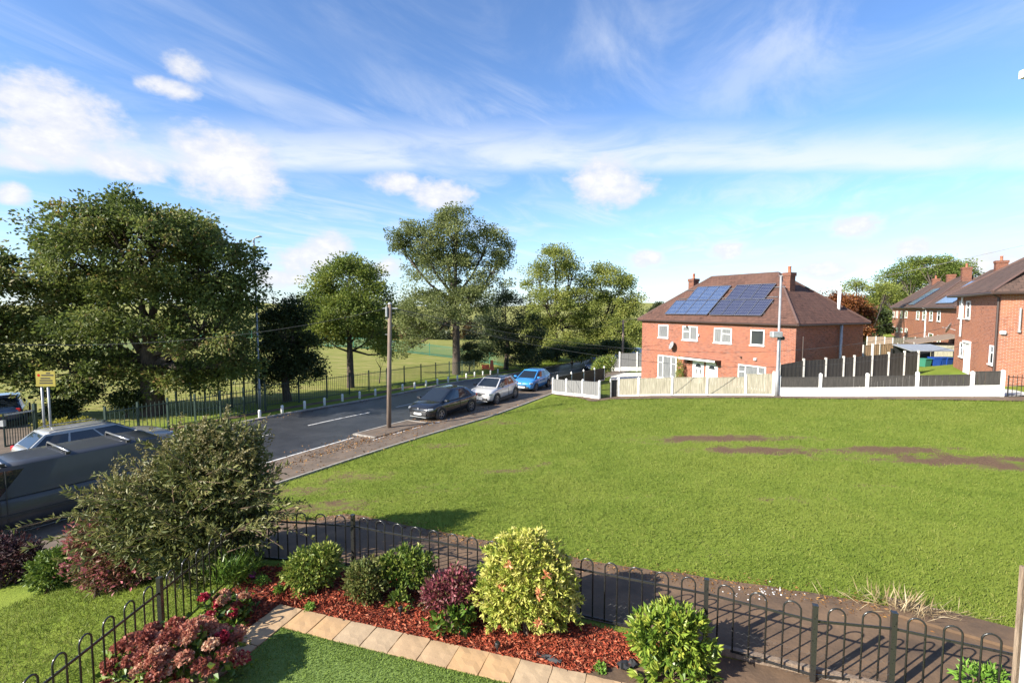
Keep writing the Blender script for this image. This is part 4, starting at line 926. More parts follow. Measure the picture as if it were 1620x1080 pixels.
def car(name, label, loc, head, L, W, Hh, st, cab, pm, roofm, wr=.33, wx=(.31, -.31), spokes=5, rimm=None, grille=None, plate_front=True, estate=False, rails=False, roofbars=0, splits=(.5,), clad=None, group=None):
    t = empty(name, loc, head); tag(t, label, 'van' if 'van' in name else 'car', group)
    hw = W / 2; stn = [(x*L, zb, zt, w*hw) for x, zb, zt, w in st]
    body = loft(stn).build('body', pm, t, True); sb = body.modifiers.new('sub', 'SUBSURF'); sb.levels = 1; sb.render_levels = 1
    x1, x2, x3, x4, zb, wbelt, wroof = cab   # screen base, roof front, roof rear, rear base (fractions of L), belt height, half width fractions
    x1, x2, x3, x4 = [q * L for q in (x1, x2, x3, x4)]; B, T_ = wbelt*hw, wroof*hw; zr = Hh - .05
    def edge(x, top):
        """half width of the cabin shell at a given x, tapering to the ends"""
        f = (x - x4) / (x1 - x4); tp = 1 - .10 * max(0, (f - .7) / .3) ** 1.5 - .10 * max(0, (.25 - f) / .25) ** 1.5
        return (T_ if top else B) * tp
    low = [(x, edge(x, 0)) for x in np.linspace(x1, x4, 7)]; up_ = [(x, edge(x1 + (x-x2)/(x3-x2)*(x4-x1), 1)) for x in np.linspace(x2, x3, 7)]
    sh = MB(); sh.v = [(x, y, zb) for x, y in low] + [(x, -y, zb) for x, y in low] + [(x, y, zr) for x, y in up_] + [(x, -y, zr) for x, y in up_]
    n = 7; sh.f = [(i, i+1, 2*n+i+1, 2*n+i) for i in range(n-1)] + [(n+i+1, n+i, 3*n+i, 3*n+i+1) for i in range(n-1)] + [(0, 2*n, 3*n, n), (n-1, 2*n-1, 4*n-1, 3*n-1)]
    sh.build('pillars', pm, body)
    rf = MB()
    for i in range(7):
        x, y = up_[i]; e = .0 if 0 < i < 6 else -.03
        rf.v += [(x, -y, zr - .01), (x, -y*.97, zr + .03 + e*.3), (x, -y*.5, zr + .055 + e), (x, y*.5, zr + .055 + e), (x, y*.97, zr + .03 + e*.3), (x, y, zr - .01)]
    rf.f = [(i*6+j, i*6+j+1, (i+1)*6+j+1, (i+1)*6+j) for i in range(6) for j in range(5)] + [tuple(range(6)), tuple(range(36, 42))[::-1]]
    roof = rf.build('roof', roofm, t, True)
    def lerp(a, b, s): return Vector(a) + (Vector(b) - Vector(a)) * s
    # windscreen and rear window
    for nm, i in (('windscreen', 0), ('rear_window', 6)):
        a, b, c_, d = (low[i][0], low[i][1], zb), (low[i][0], -low[i][1], zb), (up_[i][0], -up_[i][1], zr), (up_[i][0], up_[i][1], zr)
        if i == 0: cs = [lerp(lerp(a,b,.05), lerp(d,c_,.05), .04), lerp(lerp(a,b,.05), lerp(d,c_,.05), .94), lerp(lerp(a,b,.95), lerp(d,c_,.95), .94), lerp(lerp(a,b,.95), lerp(d,c_,.95), .04)]
        else: cs = [lerp(lerp(a,b,.08), lerp(d,c_,.08), .12), lerp(lerp(a,b,.92), lerp(d,c_,.92), .12), lerp(lerp(a,b,.92), lerp(d,c_,.92), .92), lerp(lerp(a,b,.08), lerp(d,c_,.08), .92)]
        nrm = (cs[1]-cs[0]).cross(cs[2]-cs[0]); 
        if (nrm.x > 0) != (i == 0): cs = cs[::-1]
        m_ = MB(); quad_panel(m_, cs, .012); m_.build(nm, M['carglass'], t)
    # side windows: fractions along the cabin
    fr = [.03] + list(splits) + [.965]
    for sd_ in (1, -1):
        for k in range(len(fr) - 1):
            f0, f1 = fr[k] + (.012 if k else 0), fr[k+1] - (.012 if k < len(fr)-2 else 0)
            def P_(f, s_):
                g = f * 6; i = min(5, int(g)); w = g - i
                a = lerp((low[i][0], low[i][1], zb), (low[i+1][0], low[i+1][1], zb), w); b = lerp((up_[i][0], up_[i][1], zr), (up_[i+1][0], up_[i+1][1], zr), w)
                q = lerp(a, b, s_); q.y = (q.y + .006) * sd_; return q
            fs_ = np.linspace(f0, f1, 4); lo_, hi_ = .07, .88
            m_ = MB(); vv = [P_(f, lo_) for f in fs_] + [P_(f, hi_) for f in fs_]; out_ = Vector((0, .004*sd_, 0))
            m_.v = [tuple(p) for p in vv] + [tuple(p + out_) for p in vv]
            for i in range(3): m_.f += [(8+i, 8+i+1, 8+4+i+1, 8+4+i), (i, 4+i, 4+i+1, i+1)]
            m_.f += [(0,8,12,4),(3,7,15,11),(0,1,9,8),(1,2,10,9),(2,3,11,10),(4,12,13,5),(5,13,14,6),(6,14,15,7)]
            m_.build('side_window', M['carglass'], t)
    # wheels
    tm, rimme, hub = wheel_meshes(wr, .21, spokes, rimm or M['rim'])
    for fx in wx:
        for sd_ in (1, -1):
            w = empty('wheel', (fx*L, sd_*(hw - .10), wr), 0 if sd_ > 0 else math.pi); w.parent = t
            ob('tyre', tm, w); ob('rim', rimme, w); ob('hub', hub, w)
            MB().lathe([(wr*1.16,-.12),(wr*1.16,.0),(wr*1.10,.012),(wr*.9,.012)], 22, 'y', (0,0,0), False).build('wheel_arch', M['blackplastic'] if clad or True else pm, w, False, (0, .112, .015))
    # sill cladding, lamps, plates
    if clad:
        for sd_ in (1,-1): MB().box(wx[1]*L+wr*1.1, wx[0]*L-wr*1.1, sd_*hw-.03, sd_*hw+.012, .2, .40).build('sill_cladding', M['blackplastic'], t)
    xf = stn[-1][0]; xr = stn[0][0]
    for sd_ in (1, -1):
        m_ = MB().box(-.16,.12,-.15,.15,-.06,.06); m_.build('headlight', M['lamp'], t, False, (xf - .20, sd_*hw*.70, st[-1][2] + .04), -sd_*.55, bevel=.03)
        MB().box(-.05,.05,-.10,.10,-.09,.09).build('tail_light', M['redlamp'], t, False, (xr + .09, sd_*hw*.72, st[1][2] - .1), sd_*.35, bevel=.03)
        mx = x1 - .12 * L * .3; m_ = MB().box(-.09,.09,-.11,.11,-.07,.07); m_.build('wing_mirror', M['blackplastic'] if roofm is not pm else pm, t, False, (mx - .1, sd_*(B + .13), zb + .07), 0, bevel=.03)
        for k, f in enumerate(splits[:2]):
            x = x1 + (x4 - x1) * (f - .03); MB().box(x-.02, x+.1, sd_*hw*.985, sd_*hw+.014, zb-.17, zb-.13).build('door_handle', roofm if roofm is pm else pm, t)
            MB().box(x-.13, x-.12, sd_*hw*.985, sd_*hw+.003, .32, zb-.04).build('door_seam', M['blackplastic'], t)
    MB().box(xf-.05, xf+.035, -hw*.62, hw*.62, st[-1][1]-.02, st[-1][1]+.12).build('lower_grille', M['blackplastic'], t, bevel=.02)
    if plate_front:
        MB().box(xf+.036, xf+.046, -.26, .26, st[-1][1]+.03, st[-1][1]+.14).build('number_plate', M['plate'], t)
    MB().box(xr-.03, xr-.01, -.26, .26, .62, .73).build('number_plate', M['plate_y'], t)
    if grille:
        grille(t, xf, hw)
    if rails:
        for sd_ in (1,-1): MB().tube([(x2-.2, sd_*T_*.9, zr+.05),(x2-.35, sd_*T_*.9, zr+.1),(x3+.25, sd_*T_*.9, zr+.1),(x3+.1, sd_*T_*.9, zr+.05)], .018, 6).build('roof_rail', M['rim'], t)
    return t
P_black = paint('black_car_paint', (.012,.013,.016), rough=.22, metal=.1); P_silver = paint('pearl_white_paint', (.60,.59,.58), rough=.28)
P_blue = paint('light_blue_paint', (.045,.26,.60), rough=.26, metal=.2); P_van = mat('grey_van_paint', (.045,.049,.058), (.040,.043,.050), 3, .42, .2, coat=.25)
P_white = paint('pale_silver_paint', (.33,.33,.315), rough=.34); P_navy = paint('navy_paint', (.02,.04,.085), rough=.25); P_roofb = paint('black_roof_paint', (.014,.014,.016), rough=.2)
hatch = [(-.5,.48,.78,.70),(-.485,.36,.95,.84),(-.43,.26,1.0,.93),(-.3,.22,.98,.985),(-.1,.20,.96,1),(.12,.20,.95,1),(.25,.20,.945,.99),(.35,.21,.90,.975),(.43,.23,.83,.93),(.48,.28,.72,.82),(.5,.34,.62,.66)]
suv = [(-.5,.5,.86,.74),(-.485,.38,1.03,.86),(-.43,.28,1.08,.94),(-.3,.24,1.06,.985),(-.1,.23,1.04,1),(.12,.23,1.03,1),(.25,.23,1.02,.99),(.35,.24,.98,.975),(.43,.26,.92,.94),(.48,.31,.82,.84),(.5,.37,.70,.70)]
def g_black(t, xf, hw):
    for sd_ in (1,-1): MB().bar((xf-.02, sd_*.42*hw, .44), (xf-.10, sd_*.72*hw, .66), .03, .02).build('bumper_blade', M['galv'], t)
    MB().box(xf-.03, xf+.03, -.55, .55, .24, .27).build('splitter', M['galv'], t); MB().lathe([(.055,0),(.05,.012)], 12, 'x', (xf+.0, 0, .68)).build('badge', M['rim'], t)
def g_silver(t, xf, hw):
    MB().poly([(xf-.03,-.62*hw,.80),(xf+.02,-.2*hw,.74),(xf+.03,0,.64),(xf+.02,.2*hw,.74),(xf-.03,.62*hw,.80),(xf-.02,.3*hw,.82),(xf+.0,0,.82),(xf-.02,-.3*hw,.82)], (.03,0,0)).build('grille', M['blackplastic'], t)
    MB().poly([(xf+.055,0,.82),(xf+.055,.065,.735),(xf+.055,0,.65),(xf+.055,-.065,.735)], (.012,0,0)).poly([(xf+.069,0,.785),(xf+.069,.03,.735),(xf+.069,0,.685),(xf+.069,-.03,.735)], (.002,0,0)).build('diamond_badge', M['rim'], t)
    MB().box(xf-.04, xf+.03, -hw*.66, hw*.66, .27, .33).build('bumper_blade', M['galv'], t)
def g_blue(t, xf, hw):
    MB().box(xf-.03, xf+.032, -hw*.42, hw*.42, .50, .56).build('grille', M['blackplastic'], t, bevel=.015); MB().lathe([(.05,0),(.045,.012)], 12, 'x', (xf+.0, 0, .70)).build('badge', M['rim'], t)
def place(pxf, pxr, back=0):
    """wheel contact pixels (front, rear) of the side we see -> mid point and heading of the road there"""
    p = (G(*pxf) + G(*pxr)) / 2; s_, o_ = sfor(p); k = np.argmin(abs(AS - s_)); d = _t[k]
    return p, math.atan2(-d[1], -d[0]), Vector((AN[k][0], AN[k][1], 0))
def put(pxf, pxr, W):
    p, hd_, n = place(pxf, pxr); q = p - n * (W/2 - .1); q.z = h1(q.x, q.y) + .028; return q, hd_
q, a = put((699,664),(742,651), 1.84)
car('black_car', 'black hatchback parked nearest the timber pole', q, a, 4.29, 1.84, 1.50, hatch, (.285,.06,-.27,-.46,.95,.93,.74), P_black, P_black, .34, spokes=5, grille=g_black, splits=(.46,.80), group='cars parked along the strip')
q, a = put((785.7,639),(813,630), 1.78)
car('white_crossover', 'pearl white crossover with black roof parked between the black and blue cars', q, a, 4.12, 1.78, 1.57, suv, (.27,.08,-.28,-.455,1.03,.93,.76), P_silver, P_roofb, .35, wx=(.315,-.32), grille=g_silver, splits=(.45,.80), clad=True, group='cars parked along the strip')
q, a = put((846,618.5),(867,613.5), 1.72)
car('blue_car', 'light blue hatchback parked next to the grey panel fence', q, a, 3.95, 1.72, 1.48, [(x,zb,zt+.02,w) for x,zb,zt,w in hatch], (.31,.07,-.29,-.47,.97,.94,.74), P_blue, P_blue, .31, grille=g_blue, splits=(.55,.86), group='cars parked along the strip')
p = G(945, 585); k = np.argmin((AX[:,0]-p.x)**2 + (AX[:,1]-p.y)**2)
q = Vector((p.x, p.y, h1(p.x, p.y) + .03))
car('navy_car', 'dark navy car parked beyond the garden bush on the road', q, math.atan2(-_t[k][1], -_t[k][0]), 4.2, 1.78, 1.45, hatch, (.29,.08,-.26,-.45,.95,.93,.72), P_navy, P_navy, .32)
p = PY(1004, 549, 72); q = Vector((p.x, p.y, h1(p.x, p.y) + .03)); k = np.argmin((AX[:,0]-p.x)**2 + (AX[:,1]-p.y)**2)
car('silver_car', 'pale car parked far down the road beside the house corner', q, math.atan2(-_t[k][1], -_t[k][0]), 4.3, 1.78, 1.48, hatch, (.29,.08,-.26,-.45,.95,.93,.72), P_white, P_white, .32)
# estate car on the far side, pointing away
s_, o_ = sfor(PZ(150, 668, .03)); k = np.argmin(abs(AS - s_)); s_ += .15; x_, y_ = axat(s_, -2.2)
car('estate_car', 'pale silver estate car parked across the road behind the grey van', Vector((float(x_), float(y_), h1(x_, y_) + .03)), math.atan2(_t[k][1], _t[k][0]), 4.75, 1.82, 1.47,
    [(-.5,.48,.80,.74),(-.488,.36,.98,.86),(-.44,.26,1.0,.94),(-.3,.22,.99,.985),(-.1,.20,.97,1),(.12,.20,.95,1),(.25,.20,.94,.99),(.35,.21,.89,.975),(.43,.23,.82,.93),(.48,.28,.72,.82),(.5,.34,.62,.66)],
    (.26,.07,-.36,-.47,.96,.93,.74), P_white, P_white, .33, rails=True, splits=(.36,.68))
# grey panel van with roof bars, nose out of the picture
ve = PZ(35, 735, .43); s_, o_ = sfor(ve); k = np.argmin(abs(AS - s_)); d_ = Vector((_t[k][0], _t[k][1], 0)); n_ = Vector((AN[k][0], AN[k][1], 0))
vc = ve - n_ * .9; vc = vc + d_ * .60; vc.z = h1(vc.x, vc.y) + .03
vst = [(-.5,.45,1.0,.96),(-.495,.34,1.15,.985),(-.40,.3,1.2,1),(-.2,.28,1.18,1),(.0,.28,1.18,1),(.2,.28,1.17,1),(.3,.28,1.17,.99),(.38,.28,1.12,.98),(.45,.3,1.02,.94),(.49,.34,.86,.84),(.5,.4,.72,.72)]
van = car('grey_van', 'dark grey panel van with roof bars parked behind the shrubs', vc, math.atan2(-d_.y, -d_.x), 5.34, 1.98, 1.95, vst, (.34,.20,-.485,-.497,1.13,.995,.89), P_van, P_van, .35, wx=(.32,-.28), splits=(.17,.965), rails=False)
for o in list(van.children):
    if o.name.startswith('side_window') and o.data.vertices[0].co.x < 1.5: bpy.data.objects.remove(o)
for x in (-1.75, -.35, .95):
    b = MB().tube([(x, -.86, 2.02), (x, .86, 2.02)], .028, 6); b.build('roof_bar', M['rim'], van, True)
    for y in (-.78, .78): MB().box(x-.05, x+.05, y-.04, y+.04, 1.93, 2.01).build('roof_bar_foot', M['blackplastic'], van)
for y in (1, -1): MB().box(-2.5, 1.9, y*.995-.012, y*.995+.012, .62, .70).build('rubbing_strip', M['blackplastic'], van); MB().box(.93, .945, y*.985-.012, y*.985+.01, .36, 1.85).build('door_seam', M['blackplastic'], van)
# vehicle inside the school gate
p = PY(8, 668, 25); q = Vector((p.x, p.y, h1(p.x, p.y)))
car('parked_car', 'blue car standing inside the green gate', q, 2.3, 4.2, 1.78, 1.48, hatch, (.29,.08,-.26,-.45,.95,.93,.72), P_navy, P_black, .32)
# ------------------------------------------------------------------ trees
L_ = lambda *s: [(i / (len(s) - 1), c) for i, c in enumerate(s)]
M['lf_big'] = leafmat('maple_leaves', L_((.045,.064,.015),(.088,.122,.026),(.14,.175,.04),(.19,.205,.055),(.27,.16,.07)), .44)
M['lf_mid'] = leafmat('ash_leaves', L_((.085,.11,.036),(.15,.18,.055),(.23,.26,.09),(.31,.33,.14)), .46)
M['lf_green'] = leafmat('green_leaves', L_((.08,.11,.022),(.15,.20,.034),(.24,.28,.055),(.33,.32,.085)), .46)
M['lf_light'] = leafmat('light_green_leaves', L_((.12,.15,.034),(.22,.26,.055),(.33,.36,.085),(.45,.42,.12)), .48)
M['lf_dark'] = leafmat('dark_ivy_leaves', L_((.016,.028,.009),(.034,.054,.015),(.06,.082,.022),(.095,.115,.034)), .3)
M['lf_rust'] = leafmat('rust_leaves', L_((.07,.025,.012),(.15,.052,.02),(.25,.09,.028),(.30,.15,.04)), .3)
M['lf_rust2'] = leafmat('autumn_leaves', L_((.05,.045,.018),(.11,.075,.028),(.18,.10,.04)), .3)
M['lf_far'] = leafmat('distant_leaves', L_((.03,.046,.02),(.055,.075,.03),(.085,.10,.04),(.12,.11,.05)), .3)
def tree(name, label, base, lobes, Y, trunk_r, mat_, leaf=.2, ncl=130, per=110, cr=.6, seed=1, fork=.35, depth=1.0, cat='tree', group=None, limbs=True, bark=None, dark=0., up=.25):
    """lobes in pixels (cx, cy, rx, ry) at distance Y; crown leaves scattered in clumps near the lobes' skins"""
    rr = np.random.default_rng(seed); rl = random.Random(seed); sc = Y / F
    t = empty(name, base); tag(t, label, cat, group); B = Vector(base)
    LB = []
    for (cx, cy, rx, ry) in lobes:
        c = PY(cx, cy, Y); a = max(rx * sc - .85 * cr, .4 * rx * sc); b = max(ry * sc - .95 * cr, .35 * ry * sc); c.y += rl.uniform(-.5, .5) * a * depth; LB.append((np.array(c - B), np.array([a, a * .9 * depth, b])))
    vol = np.array([l[1].prod() ** .72 for l in LB]); cnt = np.maximum(3, (ncl * vol / vol.sum()).astype(int))
    P, D, T_, S_ = [], [], [], []; cents = []
    for (c, r), n in zip(LB, cnt):
        v = rr.normal(size=(n, 3)); v /= np.linalg.norm(v, axis=1)[:, None]; v[:, 2] = np.where(v[:, 2] < -.55, -v[:, 2], v[:, 2])
        rad = rr.uniform(.45, 1.0, n) ** .6 * np.where(rr.random(n) < .14, 1.22, 1.0); q = c + v * rad[:, None] * r; cents.append((c, q))
        for i in range(n):
            m_ = int(per * 1.25 * rr.uniform(.5, 1.5)); R_ = cr * rr.uniform(.6, 1.35)
            g = np.clip(rr.normal(size=(m_, 3)), -1.7, 1.7); g *= (R_ * .52 * np.array([1.15, 1.15, .8]))
            P.append(q[i] + g); D.append(g * .8 + v[i] * R_ * .5 + rr.normal(size=(m_, 3)) * R_ * .6 + np.array([0, 0, -up * R_]))
            T_.append(np.clip(rr.uniform(.15, .72) + rr.normal(0, .15, m_) - dark, 0, 1)); S_.append(leaf * .86 * rr.uniform(.55, 1.3, m_))
    P = np.concatenate(P); P[:, 2] = np.maximum(P[:, 2], .05)
    me = leafmesh('crown', P, np.concatenate(D), np.concatenate(S_), mat_, np.concatenate(T_), .62, .12, seed); ob('crown', me, t)
    # trunk and limbs
    top = max(c[2] + r[2] * .3 for c, r in LB); ctr = np.mean([c for c, r in LB], axis=0)
    mb = MB(); hf = max(.8, top * fork); sway = Vector((rl.uniform(-.15,.15), rl.uniform(-.15,.15), 0))
    mb.tube([(0,0,-.4),(0,0,.05),Vector((0,0,hf*.3)) + sway*.4,Vector((0,0,hf*.7)) + sway*.8,Vector((0,0,hf)) + sway,Vector((ctr[0]*.5 + rl.uniform(-.5,.5),ctr[1]*.5,hf + (top-hf)*.3)),Vector((ctr[0]*.8 + rl.uniform(-.9,.9),ctr[1]*.6,hf + (top-hf)*.62))],
            [trunk_r*1.5,trunk_r*1.15,trunk_r,trunk_r*.9,trunk_r*.75,trunk_r*.32,trunk_r*.06], 9)
    if limbs:
        for (c, q) in cents:
            st = Vector((0,0,hf * rl.uniform(.75, 1.0))) + sway; en = Vector(c); mid = st.lerp(en, .5) + Vector((0, 0, -.08 * (en-st).length))
            r0 = trunk_r * rl.uniform(.3, .5); mb.tube([st, mid, en], [r0, r0*.65, r0*.35], 6)
            for k in range(min(len(q), 12)):
                e = Vector(q[k]); m2 = en.lerp(e, .5) + Vector((rl.uniform(-.2,.2), rl.uniform(-.2,.2), rl.uniform(0,.3)))
                s0 = mid.lerp(en, rl.uniform(.3, 1)); mb.tube([s0, m2, e], [r0*.3, r0*.18, r0*.05], 4)
    mb.build('trunk', bark or M['bark'], t, True)
    return t
gb = lambda px, py: G(px, py)
tree('broad_maple', 'broad spreading maple with thick trunk behind the green railings', gb(243, 655), [(240,400,150,85),(150,420,95,75),(330,430,85,85),(100,500,75,85),(230,500,150,95),(340,520,75,90),(140,585,85,52),(280,598,105,42),(370,575,50,62),(205,590,70,46),(330,600,60,40),(250,362,95,40),(60,450,40,60),(385,480,38,60)],
     gb(243, 655).y, .55, M['lf_big'], .22, 560, 140, .62, 3, .34)
tree('maple_tree', 'maple tree at the edge beside the yellow school sign', gb(-60, 668), [(-20,450,75,75),(10,530,55,60),(-60,540,80,80),(20,590,42,38),(-10,600,60,40)], gb(-60, 668).y, .35, M['lf_big'], .22, 150, 110, .6, 4)
tree('ivy_covered_tree', 'dark dense ivy covered tree by the grey lamp post', gb(455, 634), [(450,520,48,50),(440,570,55,50),(470,590,45,45),(425,600,40,38),(465,500,30,40),(490,560,22,50)], gb(455, 634).y, .25, M['lf_dark'], .17, 190, 120, .5, 5, .3)
tree('young_maple', 'green maple with a bare straight trunk on the verge', gb(555, 613), [(545,440,60,38),(505,480,40,45),(590,480,42,45),(550,500,65,45),(520,535,40,32),(590,530,38,40),(612,560,16,30),(550,415,30,16)], gb(555, 613).y, .26, M['lf_green'], .21, 260, 125, .6, 6, .36)
tree('tall_ash', 'tall open ash tree standing beside the bollards', gb(722, 592), [(720,370,50,45),(665,385,48,38),(770,390,45,45),(640,400,30,28),(700,430,70,45),(780,440,35,40),(690,490,70,38),(660,520,42,36),(740,480,50,40),(800,400,18,30),(725,340,35,18),(650,550,26,26)],
     gb(722, 592).y, .38, M['lf_mid'], .22, 430, 120, .66, 7, .5)
tree('roadside_shrub', 'dark rounded shrub at the foot of the tall ash', gb(742, 590), [(742,560,20,26),(735,575,16,16),(752,573,14,18)], gb(742, 590).y, .08, M['lf_dark'], .16, 50, 100, .4, 8)
tree('dense_tree', 'dense dark green tree between the tall ash and the light trees', gb(800, 584), [(800,490,45,35),(790,540,45,40),(830,530,36,45),(770,560,34,30),(825,565,40,26),(850,545,26,34)], gb(800, 584).y, .25, M['lf_dark'], .22, 150, 120, .7, 9, .3)
tree('light_green_tree', 'light green open-crowned tree past the end of the bollards', PZ(878, 572, -2.9), [(880,410,40,28),(850,440,32,32),(905,440,32,36),(865,480,46,32),(920,480,40,38),(900,520,55,32),(850,520,35,32),(890,550,60,26),(850,555,40,26),(925,555,45,24)], 66, .4, M['lf_light'], .27, 310, 125, .85, 10, .4)
tree('light_green_tree', 'yellowing light green tree nearest the house gable', PZ(950, 568, -3.0), [(950,440,42,28),(985,455,32,28),(960,490,55,36),(1005,480,22,22),(975,525,50,30),(930,540,45,30),(1000,530,24,36),(965,555,50,22)], 68, .4, M['lf_light'], .27, 290, 125, .85, 12, .4)
tree('roadside_hedge', 'dark hedge of bushes lining the far bend of the road', PZ(905, 572, -2.6), [(850,560,35,14),(890,558,35,15),(935,556,35,14),(975,550,28,16),(820,570,20,12)], 60, .1, M['lf_dark'], .22, 130, 110, .6, 13, limbs=False)
tree('rust_coloured_tree', 'rust orange tree behind the roof of the solar panel house', PZ(1345, 560, -1), [(1330,485,32,24),(1360,500,28,26),(1345,525,34,24),(1375,520,14,22),(1320,470,20,12)], 58, .22, M['lf_rust'], .24, 120, 110, .65, 14)
tree('light_green_tree', 'pale green tree behind the rust coloured tree', PZ(1365, 560, -1), [(1360,455,22,18),(1395,465,26,24),(1375,490,30,30)], 75, .25, M['lf_light'], .28, 80, 100, .8, 15)
tree('great_oak', 'great dark green oak above the far houses', PZ(1470, 545, -1), [(1470,425,50,26),(1510,440,30,28),(1430,445,40,32),(1475,455,60,35),(1405,480,24,30),(1440,485,50,28),(1520,455,20,20)], 112, .6, M['lf_green'], .45, 260, 110, 1.3, 16, dark=.12)
tree('far_tree', 'small distant tree peeping over the left roof slope', PZ(1043, 560, -3), [(1043,486,12,10),(1036,495,12,12)], 95, .2, M['lf_far'], .32, 40, 90, .8, 17)
# trees and scrub at the far side of the park
rf = random.Random(12)
for i in range(36):
    cx = -380 + i * 33.5 + rf.uniform(-8, 8); Y = rf.uniform(84, 106); rx = rf.uniform(20, 32); ry = rf.uniform(18, 32); cy = 551 - ry * .85
    b = PY(cx, 556, Y); b.z = h1(b.x, b.y); m_ = M['lf_rust2'] if i in (29, 30, 33) else M['lf_far']
    tree('park_tree', 'russet autumn tree in the line along the far side of the park' if i in (29, 30, 33) else 'green bushy tree in the line along the far side of the park', b, [(cx, cy, rx, ry), (cx - rx*.5, cy + ry*.5, rx*.7, ry*.6), (cx + rx*.5, cy + ry*.4, rx*.7, ry*.7)], Y, .2, m_, .5, 42, 62, .8, 30 + i, group='russet trees along the far side of the park' if i in (29, 30, 33) else 'trees along the far side of the park')
for (cx, cy, rx, ry, Y, sd_, lb) in ((1392,510,18,26,70,95,'dark bushy tree filling the gap beside the brick row'), (1375,540,16,14,66,96,'low dark bush behind the weathered fence')):
    b = PY(cx, 556, Y); b.z = h1(b.x, b.y); tree('bushy_tree', lb, b, [(cx, cy, rx, ry), (cx + 6, cy + 12, rx, ry*.6)], Y, .15, M['lf_dark'], .3, 60, 90, .6, sd_)
# undergrowth behind the green railings
for i, (cx, cy, rx, ry, py, lb) in enumerate([(120,620,45,26,662,'dark shrub behind the yellow school sign'),(200,632,24,20,660,'low shrub left of the maple trunk'),(95,645,22,14,664,'small shrub under the yellow school sign'),(600,545,18,34,606,'leafy suckers hanging beside the young maple')]):
    b = gb(cx, py); tree('shrub', lb, b, [(cx, cy, rx, ry), (cx + rx*.5, cy + ry*.4, rx*.5, ry*.5)], b.y, .05, M['lf_dark'] if i != 3 else M['lf_green'], .15, 40, 90, .4, 60 + i, cat='shrub')

# ------------------------------------------------------------------ garden plants
def plant(name, label, base, lobes, mat_, leaf, n, wr=.5, seed=1, out=.8, skin=.55, stems=8, trange=(.1, .9), cat='shrub', tuft=0, upb=.3):
    """lobes in metres (dx, dy, dz, rx, ry, rz) from the base; leaves near the skin point outwards; tuft: leaves per rosette"""
    rr = np.random.default_rng(seed); rl = random.Random(seed); t = empty(name, base); tag(t, label, cat)
    vol = np.array([(l[3]*l[4]*l[5]) ** .67 for l in lobes]); P, D, T_ = [], [], []
    for l, w in zip(lobes, vol / vol.sum()):
        c, r = np.array(l[:3]), np.array(l[3:]); m_ = max(4, int(n * w / max(1, tuft)))
        v = rr.normal(size=(m_, 3)); v /= np.linalg.norm(v, axis=1)[:, None]; ph_ = v[:, 0]*5 + v[:, 1]*4.1 + v[:, 2]*6.3
        rad = rr.uniform(skin, 1.0, m_) * (1 + .13 * np.sin(ph_ * 1.3 + seed) + .09 * np.sin(ph_ * 3.1 + 2 * seed)) + rr.normal(0, .03, m_) + (rr.random(m_) < .06) * rr.uniform(.05, .22, m_)
        p = c + v * rad[:, None] * r; ti = rr.uniform(*trange, m_) * .6 + .4 * (trange[0] + (trange[1]-trange[0]) * (.5 + .5*np.sin(ph_*1.7)))
        if tuft:
            p = np.repeat(p, tuft, 0); v = np.repeat(v, tuft, 0); ti = np.repeat(ti, tuft) + rr.normal(0, .08, len(p))
        d = v * out + rr.normal(size=p.shape) * .55 + np.array([0, 0, upb]); P.append(p); D.append(d); T_.append(ti)
    P = np.concatenate(P); P[:, 2] = np.maximum(P[:, 2], .02)
    ob('foliage', leafmesh('foliage', P, np.concatenate(D), leaf * rr.uniform(.65, 1.25, len(P)), mat_, np.clip(np.concatenate(T_), 0, 1), wr, .12, seed), t)
    mb = MB()
    for k in range(stems):
        l = lobes[k % len(lobes)]; e = Vector((l[0] + rl.uniform(-.6,.6)*l[3], l[1] + rl.uniform(-.6,.6)*l[4], l[2] + rl.uniform(0,.6)*l[5]))
        mb.tube([(rl.uniform(-.04,.04), rl.uniform(-.04,.04), -.05), (e.x*.5, e.y*.5, e.z*.6), e], [.014, .011, .004], 5)
    mb.build('stem', M['stem'], t)
    return t
M['p_pieris'] = leafmat('variegated_leaves', L_((.10,.16,.022),(.25,.31,.04),(.44,.46,.085),(.60,.56,.16),(.66,.61,.23)), .25)
M['p_pieris_red'] = leafmat('coral_new_leaves', L_((.60,.20,.10),(.70,.34,.16)), .25)
M['p_euonymus'] = leafmat('green_gold_leaves', L_((.045,.085,.014),(.11,.17,.025),(.24,.28,.05),(.42,.40,.12)), .25)
M['p_abelia'] = leafmat('bronze_green_leaves', L_((.05,.075,.018),(.10,.13,.03),(.18,.19,.05),(.22,.13,.06)), .25)
M['p_rhodo'] = leafmat('rhododendron_leaves', L_((.05,.10,.014),(.12,.20,.025),(.24,.31,.045),(.42,.42,.07)), .22, .35)
M['p_purple'] = leafmat('purple_pink_leaves', L_((.09,.12,.03),(.16,.045,.05),(.28,.07,.09),(.42,.18,.19)), .25)
M['p_hyd'] = leafmat('hydrangea_flowers', L_((.18,.045,.035),(.38,.12,.08),(.52,.25,.16),(.60,.40,.25)), .3)
M['p_hydred'] = leafmat('red_hydrangea_flowers', L_((.30,.02,.04),(.50,.05,.08)), .3)
M['p_hydleaf'] = leafmat('hydrangea_leaves', L_((.03,.07,.012),(.08,.15,.02),(.20,.26,.04)), .25, .4)
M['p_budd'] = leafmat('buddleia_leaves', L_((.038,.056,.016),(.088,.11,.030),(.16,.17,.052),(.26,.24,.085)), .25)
M['p_spike'] = leafmat('spent_flower_spikes', L_((.11,.095,.03),(.19,.165,.06),(.28,.24,.11)), .2)
M['p_pink'] = leafmat('pink_tinged_leaves', L_((.05,.065,.02),(.14,.11,.04),(.34,.11,.11),(.55,.16,.22)), .3)
